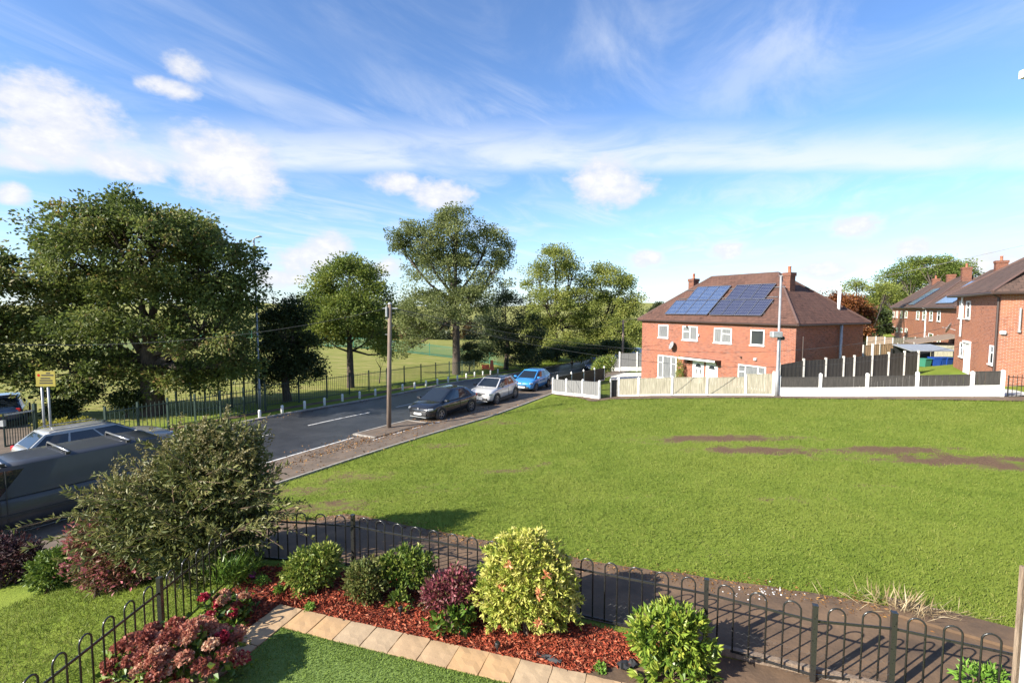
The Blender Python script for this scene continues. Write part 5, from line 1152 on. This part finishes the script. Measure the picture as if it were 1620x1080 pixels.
M['p_weed'] = leafmat('weed_leaves', L_((.06,.15,.02),(.16,.30,.04),(.26,.40,.07)), .3)
M['p_dry'] = leafmat('dry_straw', L_((.20,.14,.07),(.33,.25,.14),(.44,.36,.22)), .15)
def base(px, py): p = G(px, py); return Vector((p.x, p.y, h1(p.x, p.y)))
def px2m(p, n): return n * p.y / F
b = base(833, 1006); k = px2m(b, 1)
pr = plant('variegated_pieris', 'big rounded cream and yellow variegated shrub in the bark bed', b, [(0,.25,.58,.58,.54,.54),(-.12,.22,.86,.48,.46,.44),(.22,.25,.70,.46,.46,.46),(.0,.28,1.06,.38,.36,.28),(-.30,.2,.48,.42,.40,.42),(.34,.22,.40,.40,.40,.38)], M['p_pieris'], .075, 25000, .36, 21, tuft=6, skin=.72, out=.7, upb=.25)
rr_ = np.random.default_rng(5); cs = np.array([(-.2,-.16,1.02),(.12,-.1,.98),(.22,-.18,.9),(-.02,-.2,1.08),(.12,-.26,.72),(.3,-.2,.42),(.12,-.28,.40),(-.1,-.27,.62),(-.3,-.1,.7)])[::2]
cs = cs * [1.15, 1.2, 1.13] + [0, -.04, 0]
for c_ in cs: ob('new_shoot', leafmesh('new_shoot', rr_.normal(0, .012, (14, 3)), rr_.normal(size=(14,3)) + [0,-.6,.5], .085, M['p_pieris_red'], rr_.random(14), .34, .1, 5), pr, tuple(c_))
b = base(492, 935); plant('euonymus_bush', 'round green and gold bush in the corner of the bed', b, [(0,.1,.33,.40,.36,.32),(.16,.1,.42,.28,.28,.25),(-.16,.05,.30,.28,.28,.26)], M['p_euonymus'], .075, 4200, .5, 22)
b = base(578, 958); plant('abelia_bush', 'bronze green bush beside the taller green bush', b, [(0,.1,.32,.30,.28,.32),(-.08,.08,.42,.22,.22,.22)], M['p_abelia'], .06, 3400, .5, 23)
b = base(636, 948); plant('skimmia_bush', 'broad green leafy bush in the middle of the bed', b, [(0,.15,.42,.40,.32,.26),(.2,.15,.45,.28,.28,.26),(-.2,.12,.42,.26,.26,.22),(.02,-.22,.10,.16,.14,.16)], M['p_euonymus'], .085, 3600, .4, 24, tuft=5, trange=(0,.75))
b = base(710, 992); plant('purple_hydrangea', 'purple and green leaved hydrangea beside the yellow shrub', b, [(.08,.15,.52,.28,.26,.26),(-.16,.12,.42,.24,.22,.24),(.22,.15,.42,.22,.22,.24)], M['p_purple'], .06, 3600, .6, 25, trange=(0,.85))
b2 = base(712, 1000); plant('hydrangea_leaves', 'green leaves sprouting at the foot of the purple hydrangea', b2, [(0,0,.16,.30,.2,.16),(.15,.05,.25,.16,.16,.12)], M['p_hydleaf'], .11, 260, .62, 26, stems=5)
b = base(1063, 1070); plant('rhododendron', 'glossy light green rhododendron against the railings', b, [(0,.1,.42,.38,.34,.34),(.22,.12,.40,.32,.3,.32),(-.22,.1,.48,.28,.28,.28),(.08,.14,.62,.26,.26,.2),(.3,0,.16,.26,.24,.2),(-.05,-.1,.12,.4,.25,.14)], M['p_rhodo'], .115, 3600, .34, 27, tuft=7, out=1.0, skin=.6)
def hydrangea(name, label, b, heads, seed, leafn=500, size=.10):
    rr = np.random.default_rng(seed); t = empty(name, b); tag(t, label, 'shrub')
    for k, (x, y, z, r, red) in enumerate(heads):
        n = 170; v = rr.normal(size=(n, 3)); v /= np.linalg.norm(v, axis=1)[:, None]; v[:, 2] = np.abs(v[:, 2]) * 1 - .15
        p = v * r * np.array([1, 1, .75]) * rr.uniform(.82, 1, n)[:, None]
        o = ob('flower_head', leafmesh('flower_head', p, rr.normal(size=(n,3)) + v * .35, .042, M['p_hydred'] if red else M['p_hyd'], np.clip(rr.uniform(.1,.8) + rr.normal(0,.16,n), 0, 1), .95, .06, seed + k), t, (x, y, z))
        MB().tube([(x*.6, y*.6, 0), (x*.9, y*.9, z*.6), (x, y, z)], [.012,.009,.006], 5).build('stem', M['stem'], t)
    hs = np.array([h[:3] for h in heads]); i = rr.integers(0, len(hs), leafn); p = hs[i] * np.array([1,1,.8]) + rr.normal(0, .07, (leafn, 3)); p[:, 2] = np.maximum(p[:, 2] - .05, .03)
    ob('foliage', leafmesh('foliage', p, rr.normal(size=(leafn,3)) + [0,0,.3], size*rr.uniform(.7,1.3,leafn), M['p_hydleaf'], rr.random(leafn), .62, .12, seed), t)
rl = random.Random(77); b = base(285, 1072); hd_ = []
for i in range(58):
    a_, r_ = rl.uniform(0, 6.283), rl.random() ** .5; x, y = .78*r_*math.cos(a_), .60*r_*math.sin(a_) - .12
    hd_.append((x, y, .62 * (1 - .5*r_*r_) + rl.uniform(-.1,.08), rl.uniform(.07,.105), i in (3, 17)))
hydrangea('hydrangea', 'large hydrangea with faded copper pink flower heads beside the lawn', b, hd_, 90, 900)
b = base(352, 985); hd_ = [(rl.uniform(-.3,.3), rl.uniform(-.25,.25), rl.uniform(.16,.36), rl.uniform(.05,.08), i % 4 == 0) for i in range(13)]
hydrangea('small_hydrangea', 'small hydrangea with a few red heads at the slab corner', b, hd_, 180, 620, .09)
for px, py, r_, lb in ((478,944,.13,'bright green feathery plant below the round bush'),(490,966,.07,'tiny green seedling by the slab edge'),(442,938,.07,'pale weed in the bark near the corner bush'),(415,925,.10,'low leafy plant in the shaded bark'),(950,1062,.06,'small green sprout beside the black fabric')):
    b = base(px, py); plant('small_plant', lb, b, [(0,0,r_*.7,r_,r_,r_*.8)], M['p_weed'], .045, 260, .4, int(px), stems=3, cat='plant')
b = base(1545, 1092); plant('fern', 'pale green fern fronds at the foot of the railing', b, [(0,0,.14,.22,.16,.14),(.15,0,.16,.16,.12,.1)], M['p_weed'], .11, 260, .3, 33, stems=3, cat='plant')
b = base(400, 920); rr = np.random.default_rng(2); t = empty('purple_flower', b); tag(t, 'single purple flower in the dark bark corner', 'flower')
ob('petals', leafmesh('petals', rr.normal(0,.012,(26,3)) + [0,0,.12], rr.normal(size=(26,3)) + [0,0,.5], .06, leafmat('purple_petals', L_((.25,.03,.18),(.4,.08,.32))), rr.random(26), .8), t); MB().tube([(0,0,-.02),(0,0,.12)], .005, 5).build('stem', M['stem'], t)
b = base(372, 925); plant('ornamental_grass', 'dark green grass clump in the shade of the railing corner', b, [(0,0,.22,.38,.32,.24)], M['p_hydleaf'], .2, 1100, .08, 34, out=.6, upb=.9, skin=.2, stems=2, cat='plant')
# big shrub group left of the railings
b = base(272, 925); bd = plant('buddleia', 'tall straggly buddleia with spent flower spikes beside the van', b, [(0,.5,1.1,1.0,.9,.85),(.45,.6,1.55,.85,.8,.7),(-.55,.4,.95,.85,.8,.75),(.75,.5,.85,.7,.7,.75),(.1,.6,1.95,.65,.6,.5),(.75,.6,2.15,.55,.5,.45),(.3,.6,2.3,.45,.45,.35),(-.9,.5,1.35,.5,.5,.35),(1.0,.55,1.5,.45,.5,.5),(.35,.15,.5,.8,.6,.5)], M['p_budd'], .13, 17000, .34, 41, out=.6, skin=.5, stems=22, upb=.1)
rr = np.random.default_rng(18); sp = []; dd = []; tw = MB()
for k in range(135):
    a_ = rr.uniform(0, 6.283); q0 = np.array([rr.uniform(-1.2,1.35), .45 + rr.uniform(-.75,.5), rr.uniform(.5, 1.5)]); q0[2] += .75 * math.exp(-((q0[0]-.45)/.8)**2) * rr.random()
    d = np.array([math.cos(a_)*.7 + q0[0]*.7 - .15, math.sin(a_)*.4 - .35, rr.uniform(.35, 1.1)]); d /= np.linalg.norm(d); ln = rr.uniform(.6, 1.3); m_ = 34; tt = rr.uniform(.15, 1, m_)
    cv = lambda t_: q0 + d * ln * t_ + np.array([0, 0, -.32 * ln * t_ * t_])
    pts = np.array([cv(t_) for t_ in tt]); sp.append(pts); dd.append(d * .9 + rr.normal(size=(m_, 3)) * .6 + [0, 0, -.2]); tw.tube([cv(0), cv(.5), cv(1.0)], [.008, .005, .003], 4)
sp = np.concatenate(sp); ob('arching_sprays', leafmesh('arching_sprays', sp, np.concatenate(dd), .12 * rr.uniform(.6, 1.2, len(sp)), M['p_budd'], np.clip(rr.normal(.68, .18, len(sp)), 0, 1), .28, .1, 18), bd)['kind'] = 'stuff'
tw.build('twigs', M['stem'], bd)['kind'] = 'stuff'
rr = np.random.default_rng(8); sp = []; dd = []
for k in range(150):
    a_ = rr.uniform(0, 6.283); q0 = np.array([rr.uniform(-1.3,1.3), .5 + rr.uniform(-.7,.6), 0]); q0[2] = 1.3 + 1.0 * math.exp(-((q0[0]-.45)/.9)**2) + rr.uniform(-.25,.25)
    d = np.array([math.cos(a_)*.5 + q0[0]*.25, math.sin(a_)*.4 - .2, rr.uniform(.3,1)]); d /= np.linalg.norm(d); ln = rr.uniform(.25,.6); m_ = 46
    tt = rr.random(m_); sp.append(q0 + d * (tt * ln)[:, None] + rr.normal(0, .012, (m_,3))); dd.append(d * .6 + rr.normal(size=(m_,3)) * .7)
sp = np.concatenate(sp); ob('flower_spikes', leafmesh('flower_spikes', sp, np.concatenate(dd), .045, M['p_spike'], rr.random(len(sp)), .5, .05, 8), bd)
b = base(150, 945); plant('pink_tinged_shrub', 'leafy shrub flushed pink growing in front of the van', b, [(0,.3,.55,.55,.5,.52),(-.15,.3,.95,.42,.4,.36),(.4,.25,.42,.5,.4,.42)], M['p_pink'], .085, 7500, .45, 42, trange=(0,.88), skin=.6)
b = base(72, 938); plant('green_shrub', 'low olive green shrub on the lawn bank', b, [(0,.2,.36,.40,.36,.36),(.2,.25,.50,.3,.3,.28)], M['p_euonymus'], .08, 4200, .5, 43, trange=(0,.6))
b = base(2, 930); plant('dark_purple_shrub', 'dark purple leaved shrub on the bank below the van', b, [(0,.3,.45,.5,.5,.5),(-.4,.2,.5,.5,.5,.5),(.22,.4,.35,.3,.3,.35)], leafmat('dark_purple_leaves', L_((.02,.012,.012),(.05,.02,.022),(.10,.035,.04))), .08, 4500, .5, 44)
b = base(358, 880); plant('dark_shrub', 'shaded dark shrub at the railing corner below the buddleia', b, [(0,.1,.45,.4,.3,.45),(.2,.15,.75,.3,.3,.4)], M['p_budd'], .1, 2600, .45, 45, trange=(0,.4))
# dry straw clump on the meadow edge
b = base(1440, 968); rr = np.random.default_rng(9); n = 330
p = np.c_[rr.normal(0, .45, n), rr.normal(0, .10, n) , np.zeros(n)]; p[:, 1] -= p[:, 0] * .28; p[:, 2] = .05
m_ = rr.random(n) < .35; p[m_, 0] = p[m_, 0] * .3 - .15; d = np.c_[rr.normal(.1, .5, n), rr.normal(0, .35, n), np.where(m_, rr.uniform(.5, 1.6, n), rr.uniform(.05, .35, n))]
t = empty('dry_grass_clump', b); tag(t, 'clump of dry straw coloured grass at the path edge', 'grass clump'); 
ob('straw', leafmesh('straw', p, d, np.where(m_, .34, .26) * rr.uniform(.5, 1.2, n), M['p_dry'], rr.random(n), .035, .02, 9), t)
# rose bush and plants in the far front garden
b = base(962, 603); plant('rose_bush', 'green bush growing over the gate of the house', Vector((b.x, b.y + 2.0, h1(b.x, b.y + 2))), [(0,0,1.3,1.0,.9,.75),(.4,0,1.75,.7,.7,.5),(-.5,0,1.0,.6,.6,.6)], M['p_euonymus'], .17, 2600, .5, 46)
w = H.O + H.u * H.face(1083, 585)[0] - H.v * .6; plant('conical_conifer', 'slim twisted conifer beside the front door', Vector((w.x, w.y, -1.6)), [(0,0,.5,.32,.32,.5),(.02,0,1.1,.26,.26,.5),(-.03,0,1.7,.16,.16,.45)], M['p_euonymus'], .12, 900, .4, 47, cat='conifer')

b = G(98, 682); plant('yellow_flower_hedge', 'low hedge of yellow flowers in front of the school railings', Vector((b.x, b.y, h1(b.x, b.y))), [(-.9,0,.25,.5,.3,.3),(0,0,.3,.6,.3,.32),(.8,.3,.3,.6,.3,.3)], leafmat('yellow_hedge_leaves', L_((.10,.13,.02),(.30,.28,.04),(.50,.42,.06))), .10, 1500, .6, 99, cat='hedge')
# ------------------------------------------------------------------ street furniture
bm_ = MB().lathe([(.075,-.25),(.075,.42),(.066,.46),(.03,.48)], 10).mesh('bollard', M['whitepaint'], True)
for (px, py) in [(411,662),(446.6,654),(482,646.5),(513.4,640.9),(541.8,634.6),(569,630),(593.8,625.8),(615.5,621.5),(637,617.3),(656,614.4),(674,611),(692,608),(709,604.5),(723.6,602),(737.8,598.5),(751,596),(764,594.5),(776,592.5),(787.6,590.6)]:
    p = G(px, py); o = ob('bollard', bm_, None, (p.x, p.y, h1(p.x, p.y))); tag(o, 'short white bollard in the row along the road verge', 'bollard', 'white bollards along the verge')
# timber pole
p = G(615, 678); p.z = h1(p.x, p.y); pt = empty('telegraph_pole', p); tag(pt, 'timber telegraph pole with a grey box beside the black car', 'pole')
ht = PY(617, 481, p.y).z - p.z; sx = (PY(617, 484, p.y).x - p.x)
MB().tube([(0,0,-.3),(sx*.5,0,ht*.5),(sx,0,ht)], [.115,.102,.088], 12).build('shaft', M['pole'], pt, True)
MB().lathe([(.11,0),(.09,.05),(.02,.09)], 10, 'z', (sx,0,ht)).build('cap', M['galv'], pt)
MB().box(sx-.2, sx-.1, -.14, .02, ht-.62, ht-.12).build('junction_box', M['galv'], pt, bevel=.02)
for i, z in enumerate((.70,.76,.83,.88,.93)): MB().tube([(sx*z-.22*(1 if i%2 else -1),0,ht*z),(sx*z,0,ht*z)], .012, 5).build('step', M['galv'], pt)
MB().bar((sx-.35,0,ht-.2),(sx+.35,0,ht-.2), .05).build('wire_arm', M['galv'], pt)
POLE = p + Vector((sx, 0, ht - .15))
# lamp posts
def lamp_post(label, px, py, top, arm, Y=None, sign=False, box=False):
    p = G(px, py) if Y is None else PY(px, py, Y); p.z = h1(p.x, p.y); t = empty('lamp_post', p); tag(t, label, 'lamp post')
    z = PY(px, top, p.y).z - p.z
    MB().tube([(0,0,-.2),(0,0,1.4),(0,0,1.42),(0,0,z)], [.095,.095,.065,.05], 10).build('column', M['galv'], t, True)
    a = Vector(arm); h = MB().tube([(0,0,z-.03), a*.5 + Vector((0,0,z+.02)), a + Vector((0,0,z+.04))], .035, 6).build('arm', M['galv'], t)
    MB().bar(a*.8 + Vector((0,0,z+.04)), a*1.9 + Vector((0,0,z+.08)), .2, .07).build('lantern', M['galv'], t, bevel=.02)
    if sign:
        zs = PY(px, 578, p.y).z - p.z; MB().box(-.27,.27,-.12,-.1,zs-.22,zs+.22).build('yellow_sign', M['yellowsign'], t)
    if box:
        zs = PY(px, 529, p.y).z - p.z; MB().box(-.42,.12,-.2,.16,zs-.16,zs+.16).build('control_box', M['galv'], t, bevel=.04); MB().lathe([(.09,0),(.12,.12),(.08,.2)], 10, 'z', (.2,0,zs-.3)).build('camera_dome', M['blackplastic'], t)
        MB().tube([(.1,0,.6),(.1,0,zs-.2)], .03, 6).build('cable_duct', M['galv'], t)
    return p + Vector((0, 0, z))
lamp_post('tall grey lamp post with a small yellow sign by the ivy tree', 411, 645, 377, (.28, -.12, 0), sign=True)
pw_ = on_line(1229, FL1, FL2) + nv * .15
LP2 = lamp_post('grey steel post with control box in front of the white wall', 1229.5, 600, 438, (.01, .01, 0), Y=pw_.y, box=True)
# yellow school sign on two posts
p1, p2 = G(72, 716), G(83, 720); Ys = 21.0; p1 = PY(72, 700, Ys); p2 = PY(82, 700, Ys)
t = empty('school_sign', (p1.x, p1.y, h1(p1.x, p1.y))); tag(t, 'yellow notice board on two grey posts outside the school railings', 'sign'); gz = h1(p1.x, p1.y)
for p in (p1, p2): MB().tube([(p.x-p1.x, 0, -.2), (p.x-p1.x, 0, PY(72, 590, Ys).z - gz)], .045, 8).build('post', M['galv'], t, True)
a, b = PY(59, 588, Ys), PY(91, 610, Ys); x0, x1, z1, z0 = a.x-p1.x, b.x-p1.x, PY(75,586.5,Ys).z-gz, PY(75,610.5,Ys).z-gz
MB().box(x0, x1, -.09, -.06, z0, z1).build('board', M['yellowsign'], t)
hh_ = z1 - z0; wl = x1 - x0; ink = MB(); rl2 = random.Random(3)
for row_, (y0, xa, xb) in enumerate(((.13,.55,.75),(.27,.3,.93),(.47,.25,.75),(.62,.2,.85),(.78,.18,.85))):
    x = xa
    while x < xb:
        w = rl2.uniform(.02,.05); ink.box(x0+wl*x, x0+wl*(x+w*.8), -.094, -.091, z1-hh_*(y0+.045), z1-hh_*(y0-.045)); x += w
ink.build('lettering', M['ink'], t); MB().lathe([(.06,0),(.06,.003)], 12, 'y', (x0+wl*.16, -.094, z1-hh_*.27)).build('symbol', M['redlamp'], t)
# school railings (dark green), gate, timber pole further off, wires
def railings(label, pts, hh, m_, pitch=.14, posth=.25, group=None, br=.013):
    t = empty('school_railing', pts[0]); tag(t, label, 'railing', group)
    for i in range(len(pts)):
        q = pts[i] - pts[0]; MB().box(-.04,.04,-.04,.04,-.2,hh+posth).build('post', m_, t, False, q)
        if i == len(pts)-1: break
        d = pts[i+1] - pts[i]; L = Vector((d.x,d.y,0)).length; n = max(2, int(L / pitch)); bars = MB()
        for k in range(1, n):
            w = q + d * (k / n); bars.tube([w + Vector((0,0,.06)), w + Vector((0,0,hh))], br, 4)
        o = bars.build('railing_bars', m_, t); o['kind'] = 'stuff'
        for z in (.16, hh - .14): MB().bar(q + Vector((0,0,z)), q + d + Vector((0,0,z)), .03, .04).build('rail', m_, t)
    return t
def gpts(off, s0, s1, n):
    out = []
    for s_ in np.linspace(s0, s1, n):
        x, y = axat(s_, off); out.append(Vector((float(x), float(y), h1(float(x), float(y)))))
    return out
sA = sfor(PZ(100, 672, -1.4))[0]; sB = sfor(G(415, 650))[0]; sC = sfor(G(500, 618))[0]; sD = sfor(G(745, 592))[0]
railings('dark green railings between the school sign and the maple', gpts(-4.9, sA, sB, 7), 1.45, M['green_metal'], .17, .12, br=.016)
railings('taller dark green railings round the foot of the maple', gpts(-7.6, sA + 4, sB + 1, 7), 1.5, M['green_metal'], .2, .45)
railings('thin black park railings behind the young maple', gpts(-6.0, sB + .6, sD, 12), 1.45, M['green_metal'], .15, .1, br=.011)
# gate leaf standing open
g0 = PY(58, 700, 21.2); g0.z = h1(g0.x, g0.y); g1 = PY(8, 700, 20.2); g1.z = h1(g1.x, g1.y)
t = empty('school_gate', g0); tag(t, 'dark green school gate leaf standing by the sign posts', 'gate'); d = g1 - g0; d.z = 0
for k in range(13): MB().tube([d*(k/12) + Vector((0,0,.12)), d*(k/12) + Vector((0,0,1.5))], .014 if 0 < k < 12 else .035, 5).build('bar', M['green_metal'], t)
for z in (.14, 1.45): MB().bar(Vector((0,0,z)), d + Vector((0,0,z)), .05, .06).build('rail', M['galv'] if z > 1 else M['green_metal'], t)
MB().bar(Vector((0,0,-.2)), Vector((0,0,1.75)), .12).build('gate_post', M['green_metal'], t)
MB().box(d.x*.97-.07, d.x*.97+.07, d.y-.1, d.y+.02, 1.0, 1.25).build('lock_box', M['galv'], t)
# green mesh sports fence in the park
gm = [PY(x, 585, Y) for x, Y in ((505,70),(560,68),(620,66),(680,64),(740,62),(775,60),(800,58))]
for q in gm: q.z = h1(q.x, q.y)
railings('green wire mesh fence crossing the park behind the railings', gm, 1.5, M['greenmesh'], .10, .15, br=.022)
gm2 = [PY(x, 575, Y) for x, Y in ((150,58),(230,64),(320,74),(400,82))]
for q in gm2: q.z = h1(q.x, q.y)
railings('green wire mesh fence seen under the broad maple', gm2, 1.4, M['greenmesh'], .14, .15, br=.022)
def board_sign(label, px, py, Y, w, hgt_, m_):
    p = PY(px, py, Y); gz = h1(p.x, p.y); t = empty('park_sign', (p.x, p.y, gz)); tag(t, label, 'sign'); z = p.z - gz
    MB().box(-w/2, w/2, -.03, 0, z-hgt_/2, z+hgt_/2).build('board', m_, t); 
    for sx_ in (-.25, .25): MB().tube([(sx_*w*2, 0, -.1), (sx_*w*.6, 0, z)], .03, 5).build('leg', M['blackplastic'], t)
board_sign('small white notice on dark legs in the park', 627, 578, 56, .45, .3, M['white']); board_sign('small teal notice on the park fence', 540, 578, 60, .5, .3, M['greenmesh'])
p = PY(778, 590, 55); gz = h1(p.x, p.y); t = empty('safety_barrier', (p.x, p.y, gz)); tag(t, 'red orange plastic safety barrier beyond the last bollards', 'barrier'); MB().add([(-.25,-.2,0),(.25,-.2,0),(.25,.2,0),(-.25,.2,0),(-.14,-.1,1.1),(.14,-.1,1.1),(.14,.1,1.1),(-.14,.1,1.1)], [(0,3,2,1),(4,5,6,7),(0,1,5,4),(1,2,6,5),(2,3,7,6),(3,0,4,7)]).build('body', M['orange'], t)
MB().box(-1.1,-.28,-.03,.03,.1,.6).build('mesh_panel', M['orange'], t)
p = PY(804, 575, 56); p.z = h1(p.x, p.y); o = MB().tube([(0,0,-.2),(0,0,PY(0,548,56).z - p.z)], .07, 8).build('grey_post', M['galv'], None, True, p); tag(o, 'slim grey post at the bend of the road', 'post')
p = PY(985, 575, 56); p.z = h1(p.x, p.y); zt = PY(0, 506, 56).z - p.z; t = empty('telegraph_pole', p); tag(t, 'slim timber pole behind the grey drive fence', 'pole'); MB().tube([(0,0,-.3),(0,0,zt)], [.16,.11], 8).build('shaft', M['pole'], t, True); MB().bar((-.4,0,zt-.2),(.4,0,zt-.2), .07).build('wire_arm', M['timber'], t)
POLE2 = p + Vector((0, 0, zt - .1))
# wires
def wire(label, a, b, sag, r=.012):
    a, b = Vector(a), Vector(b); n = 28
    pts = [a.lerp(b, i/n) + Vector((0,0,-4*sag*(i/n)*(1-i/n))) - a for i in range(n+1)]
    o = MB().tube(pts, r, 4).build('overhead_wire', M['wire'], None, False, a); tag(o, label, 'wire')
hrw = HR.O + HR.u * 6.0 - HR.v * .1
wire('cable from the pole sagging to the orange brick house', POLE, Vector((hrw.x, hrw.y, 3.6)), 2.05)
wire('lower cable from the pole sagging to the orange brick house', POLE - Vector((0,0,.1)), Vector((hrw.x + 1, hrw.y - 1.6, 2.9)), 2.35)
wire('cable from the pole to the solar panel house', POLE, H.O - H.v*.1 + H.u*12 + Vector((0,0,H.ez - 2.1)), 1.0)
wire('cable from the pole to the slim far pole', POLE, POLE2, 1.1)
wire('cable from the pole across the road to the left', POLE, PY(-80, 540, 20), .75)
wire('high wire passing above the solar panel house', PY(1700, 369, 30), POLE2 + Vector((0,0,1.2 - 1.1)), .6, .014)
wire('thin cable over the black fence to the brick row', H.O + H.u*.3 - H.v*.05 + Vector((0,0,H.ez-.4)), row(0, 3) + Vector((0,0,3.8)), .5)
# ------------------------------------------------------------------ grass, litter, fallen leaves
M['grass'] = leafmat('grass_blades', L_((.05,.088,.010),(.12,.170,.024),(.19,.235,.042),(.29,.29,.08)), .3, .6, .2)
M['turfblade'] = leafmat('turf_blades', L_((.085,.14,.022),(.16,.245,.042),(.24,.32,.065)), .2, .6, .2)
def inside(poly, x, y):
    r = np.zeros(len(x), bool); n = len(poly)
    for i in range(n):
        x0, y0 = poly[i]; x1, y1 = poly[(i+1) % n]
        c = ((y0 > y) != (y1 > y)) & (x < (x1-x0) * (y-y0) / (y1-y0 + 1e-12) + x0); r ^= c
    return r
gr = np.random.default_rng(17)
field = [(e.x, e.y) for e in edge] + [(22, 8), (22.5, 20)] + [(p.x, p.y) for p in lineB[::-1][2:]] + [(2.4, 31.5), (-1.7, 24.9), (-5.3, 19.8), (-8.2, 15.2), (-8.6, 12.5)]
def blades(poly, n, bx, s, rngf, kill_soil=True):
    x = gr.uniform(bx[0], bx[1], n); y = bx[2] + (bx[3]-bx[2]) * gr.random(n) ** 1.5
    k = inside(poly, x, y) & (np.abs(x) < y * 1.12 + 1); x, y = x[k], y[k]
    if kill_soil:
        k = gr.random(len(x)) > soil_at(x, y) * 1.45 + .12 * (soil_at(x, y) > .45); x, y = x[k], y[k]
    sz = s * (1 + .022 * np.maximum(0, y - 9)) * gr.uniform(.5, 1.4, len(x))
    d = np.c_[gr.normal(0, .55, (len(x), 2)), gr.uniform(.5, 1.2, len(x))]
    cl = .5 + .5 * np.sin(x * 2.1 + 1.3 * np.sin(y * 1.7)) * np.sin(y * 1.9 + np.sin(x * 1.1))
    return np.c_[x, y, hgt(x, y) - .005], d, sz, np.clip(gr.normal(.54, .15, len(x)) + .22 * (cl - .5), 0, 1)
p, d, sz, ti = blades(field, 520000, (-9, 22.5, 6.2, 32), .062, None)
tag(ob('meadow_grass', leafmesh('meadow_grass', p, d, sz, M['grass'], ti, .16, .05, 1)), 'short sunlit grass covering the meadow', 'grass', kind='stuff')
lawn2 = [(fS[0].x-.1, fS[0].y-.1), (fS[3].x-.1, fS[3].y), (-14, 1.5), (-11, 6), (-8.7, 9.4), (-6.5, 10)]
p, d, sz, ti = blades(lawn2, 90000, (-13, -4.6, 2.5, 10), .075, None, False)
tag(ob('bank_grass', leafmesh('bank_grass', p, d, sz, M['grass'], np.clip(ti + .08, 0, 1), .13, .05, 2)), 'long grass on the bank left of the railings', 'grass', kind='stuff')
n = 60000; u_, v_ = gr.uniform(.43, 5.6, n), .43 + 3.0 * gr.random(n) ** 1.4
x = gO.x + e1.x*u_ + e2.x*v_; y = gO.y + e1.y*u_ + e2.y*v_
tag(ob('turf_pile', leafmesh('turf_pile', np.c_[x, y, hgt(x, y) + .033], np.c_[gr.normal(0,.5,(n,2)), gr.uniform(.3,1,n)], .026*gr.uniform(.6,1.3,n), M['turfblade'], gr.random(n), .3, .05, 3)), 'synthetic pile of the artificial lawn', 'grass', kind='stuff')
# fallen leaves on road edge and path, white petals
M['litter'] = leafmat('fallen_leaves', L_((.10,.05,.02),(.22,.10,.03),(.32,.18,.05)), .1)
c = G(600, 692); n = 1300; s0_, o0_ = sfor(c)
sx_ = s0_ + gr.normal(0, 3.2, n); ox = o0_ + gr.normal(0, .7, n); X, Y_ = axat(sx_, ox); zz = hgt(X, Y_) + .045
n2 = 900; s2 = gr.uniform(S0 - 14, S0 + 14, n2); X2, Y2 = axat(s2, gr.choice([-3.0, 5.3, 6.6], n2) + gr.normal(0, .25, n2)); Z2 = hgt(X2, Y2) + .06
pos = np.c_[np.r_[X, X2], np.r_[Y_, Y2], np.r_[zz, Z2]]
tag(ob('fallen_leaves', leafmesh('fallen_leaves', pos, np.c_[gr.normal(size=(len(pos),2)), gr.normal(0,.15,len(pos))], .075, M['litter'], gr.random(len(pos)), .7, .1, 4)), 'brown fallen leaves scattered along the kerbs', 'leaves', kind='stuff')
n = 60; pc = G(1215, 938); pos = np.c_[pc.x + gr.normal(0, .28, n), pc.y + gr.normal(0, .12, n), np.zeros(n)]; pos[:, 2] = hgt(pos[:, 0], pos[:, 1]) + .02
tag(ob('white_petals', leafmesh('white_petals', pos, np.c_[gr.normal(size=(n,2)), gr.normal(0,.1,n)], .028, leafmat('petal_white', L_((.7,.7,.68),(.8,.8,.8))), gr.random(n), .8, .05, 5)), 'white petals scattered on the dirty path', 'petals', kind='stuff')
n = 2600; k = gr.random(n); i = (k * (len(edge) - 3)).astype(int); fr_ = k * (len(edge) - 3) - i; E_ = np.array([[e.x, e.y] for e in edge])
q = E_[i] * (1 - fr_)[:, None] + E_[i+1] * fr_[:, None] + np.c_[gr.normal(0, .12, n), gr.normal(-.12, .16, n)]
tag(ob('path_debris', leafmesh('path_debris', np.c_[q, hgt(q[:, 0], q[:, 1]) + .018], np.c_[gr.normal(size=(n,2)), gr.normal(0,.2,n)], .05*gr.uniform(.4,1.3,n), M['chips'] if False else M['litter'], gr.random(n), .4, .05, 6)), 'dead leaves and twigs along the edge of the footpath', 'leaves', kind='stuff')
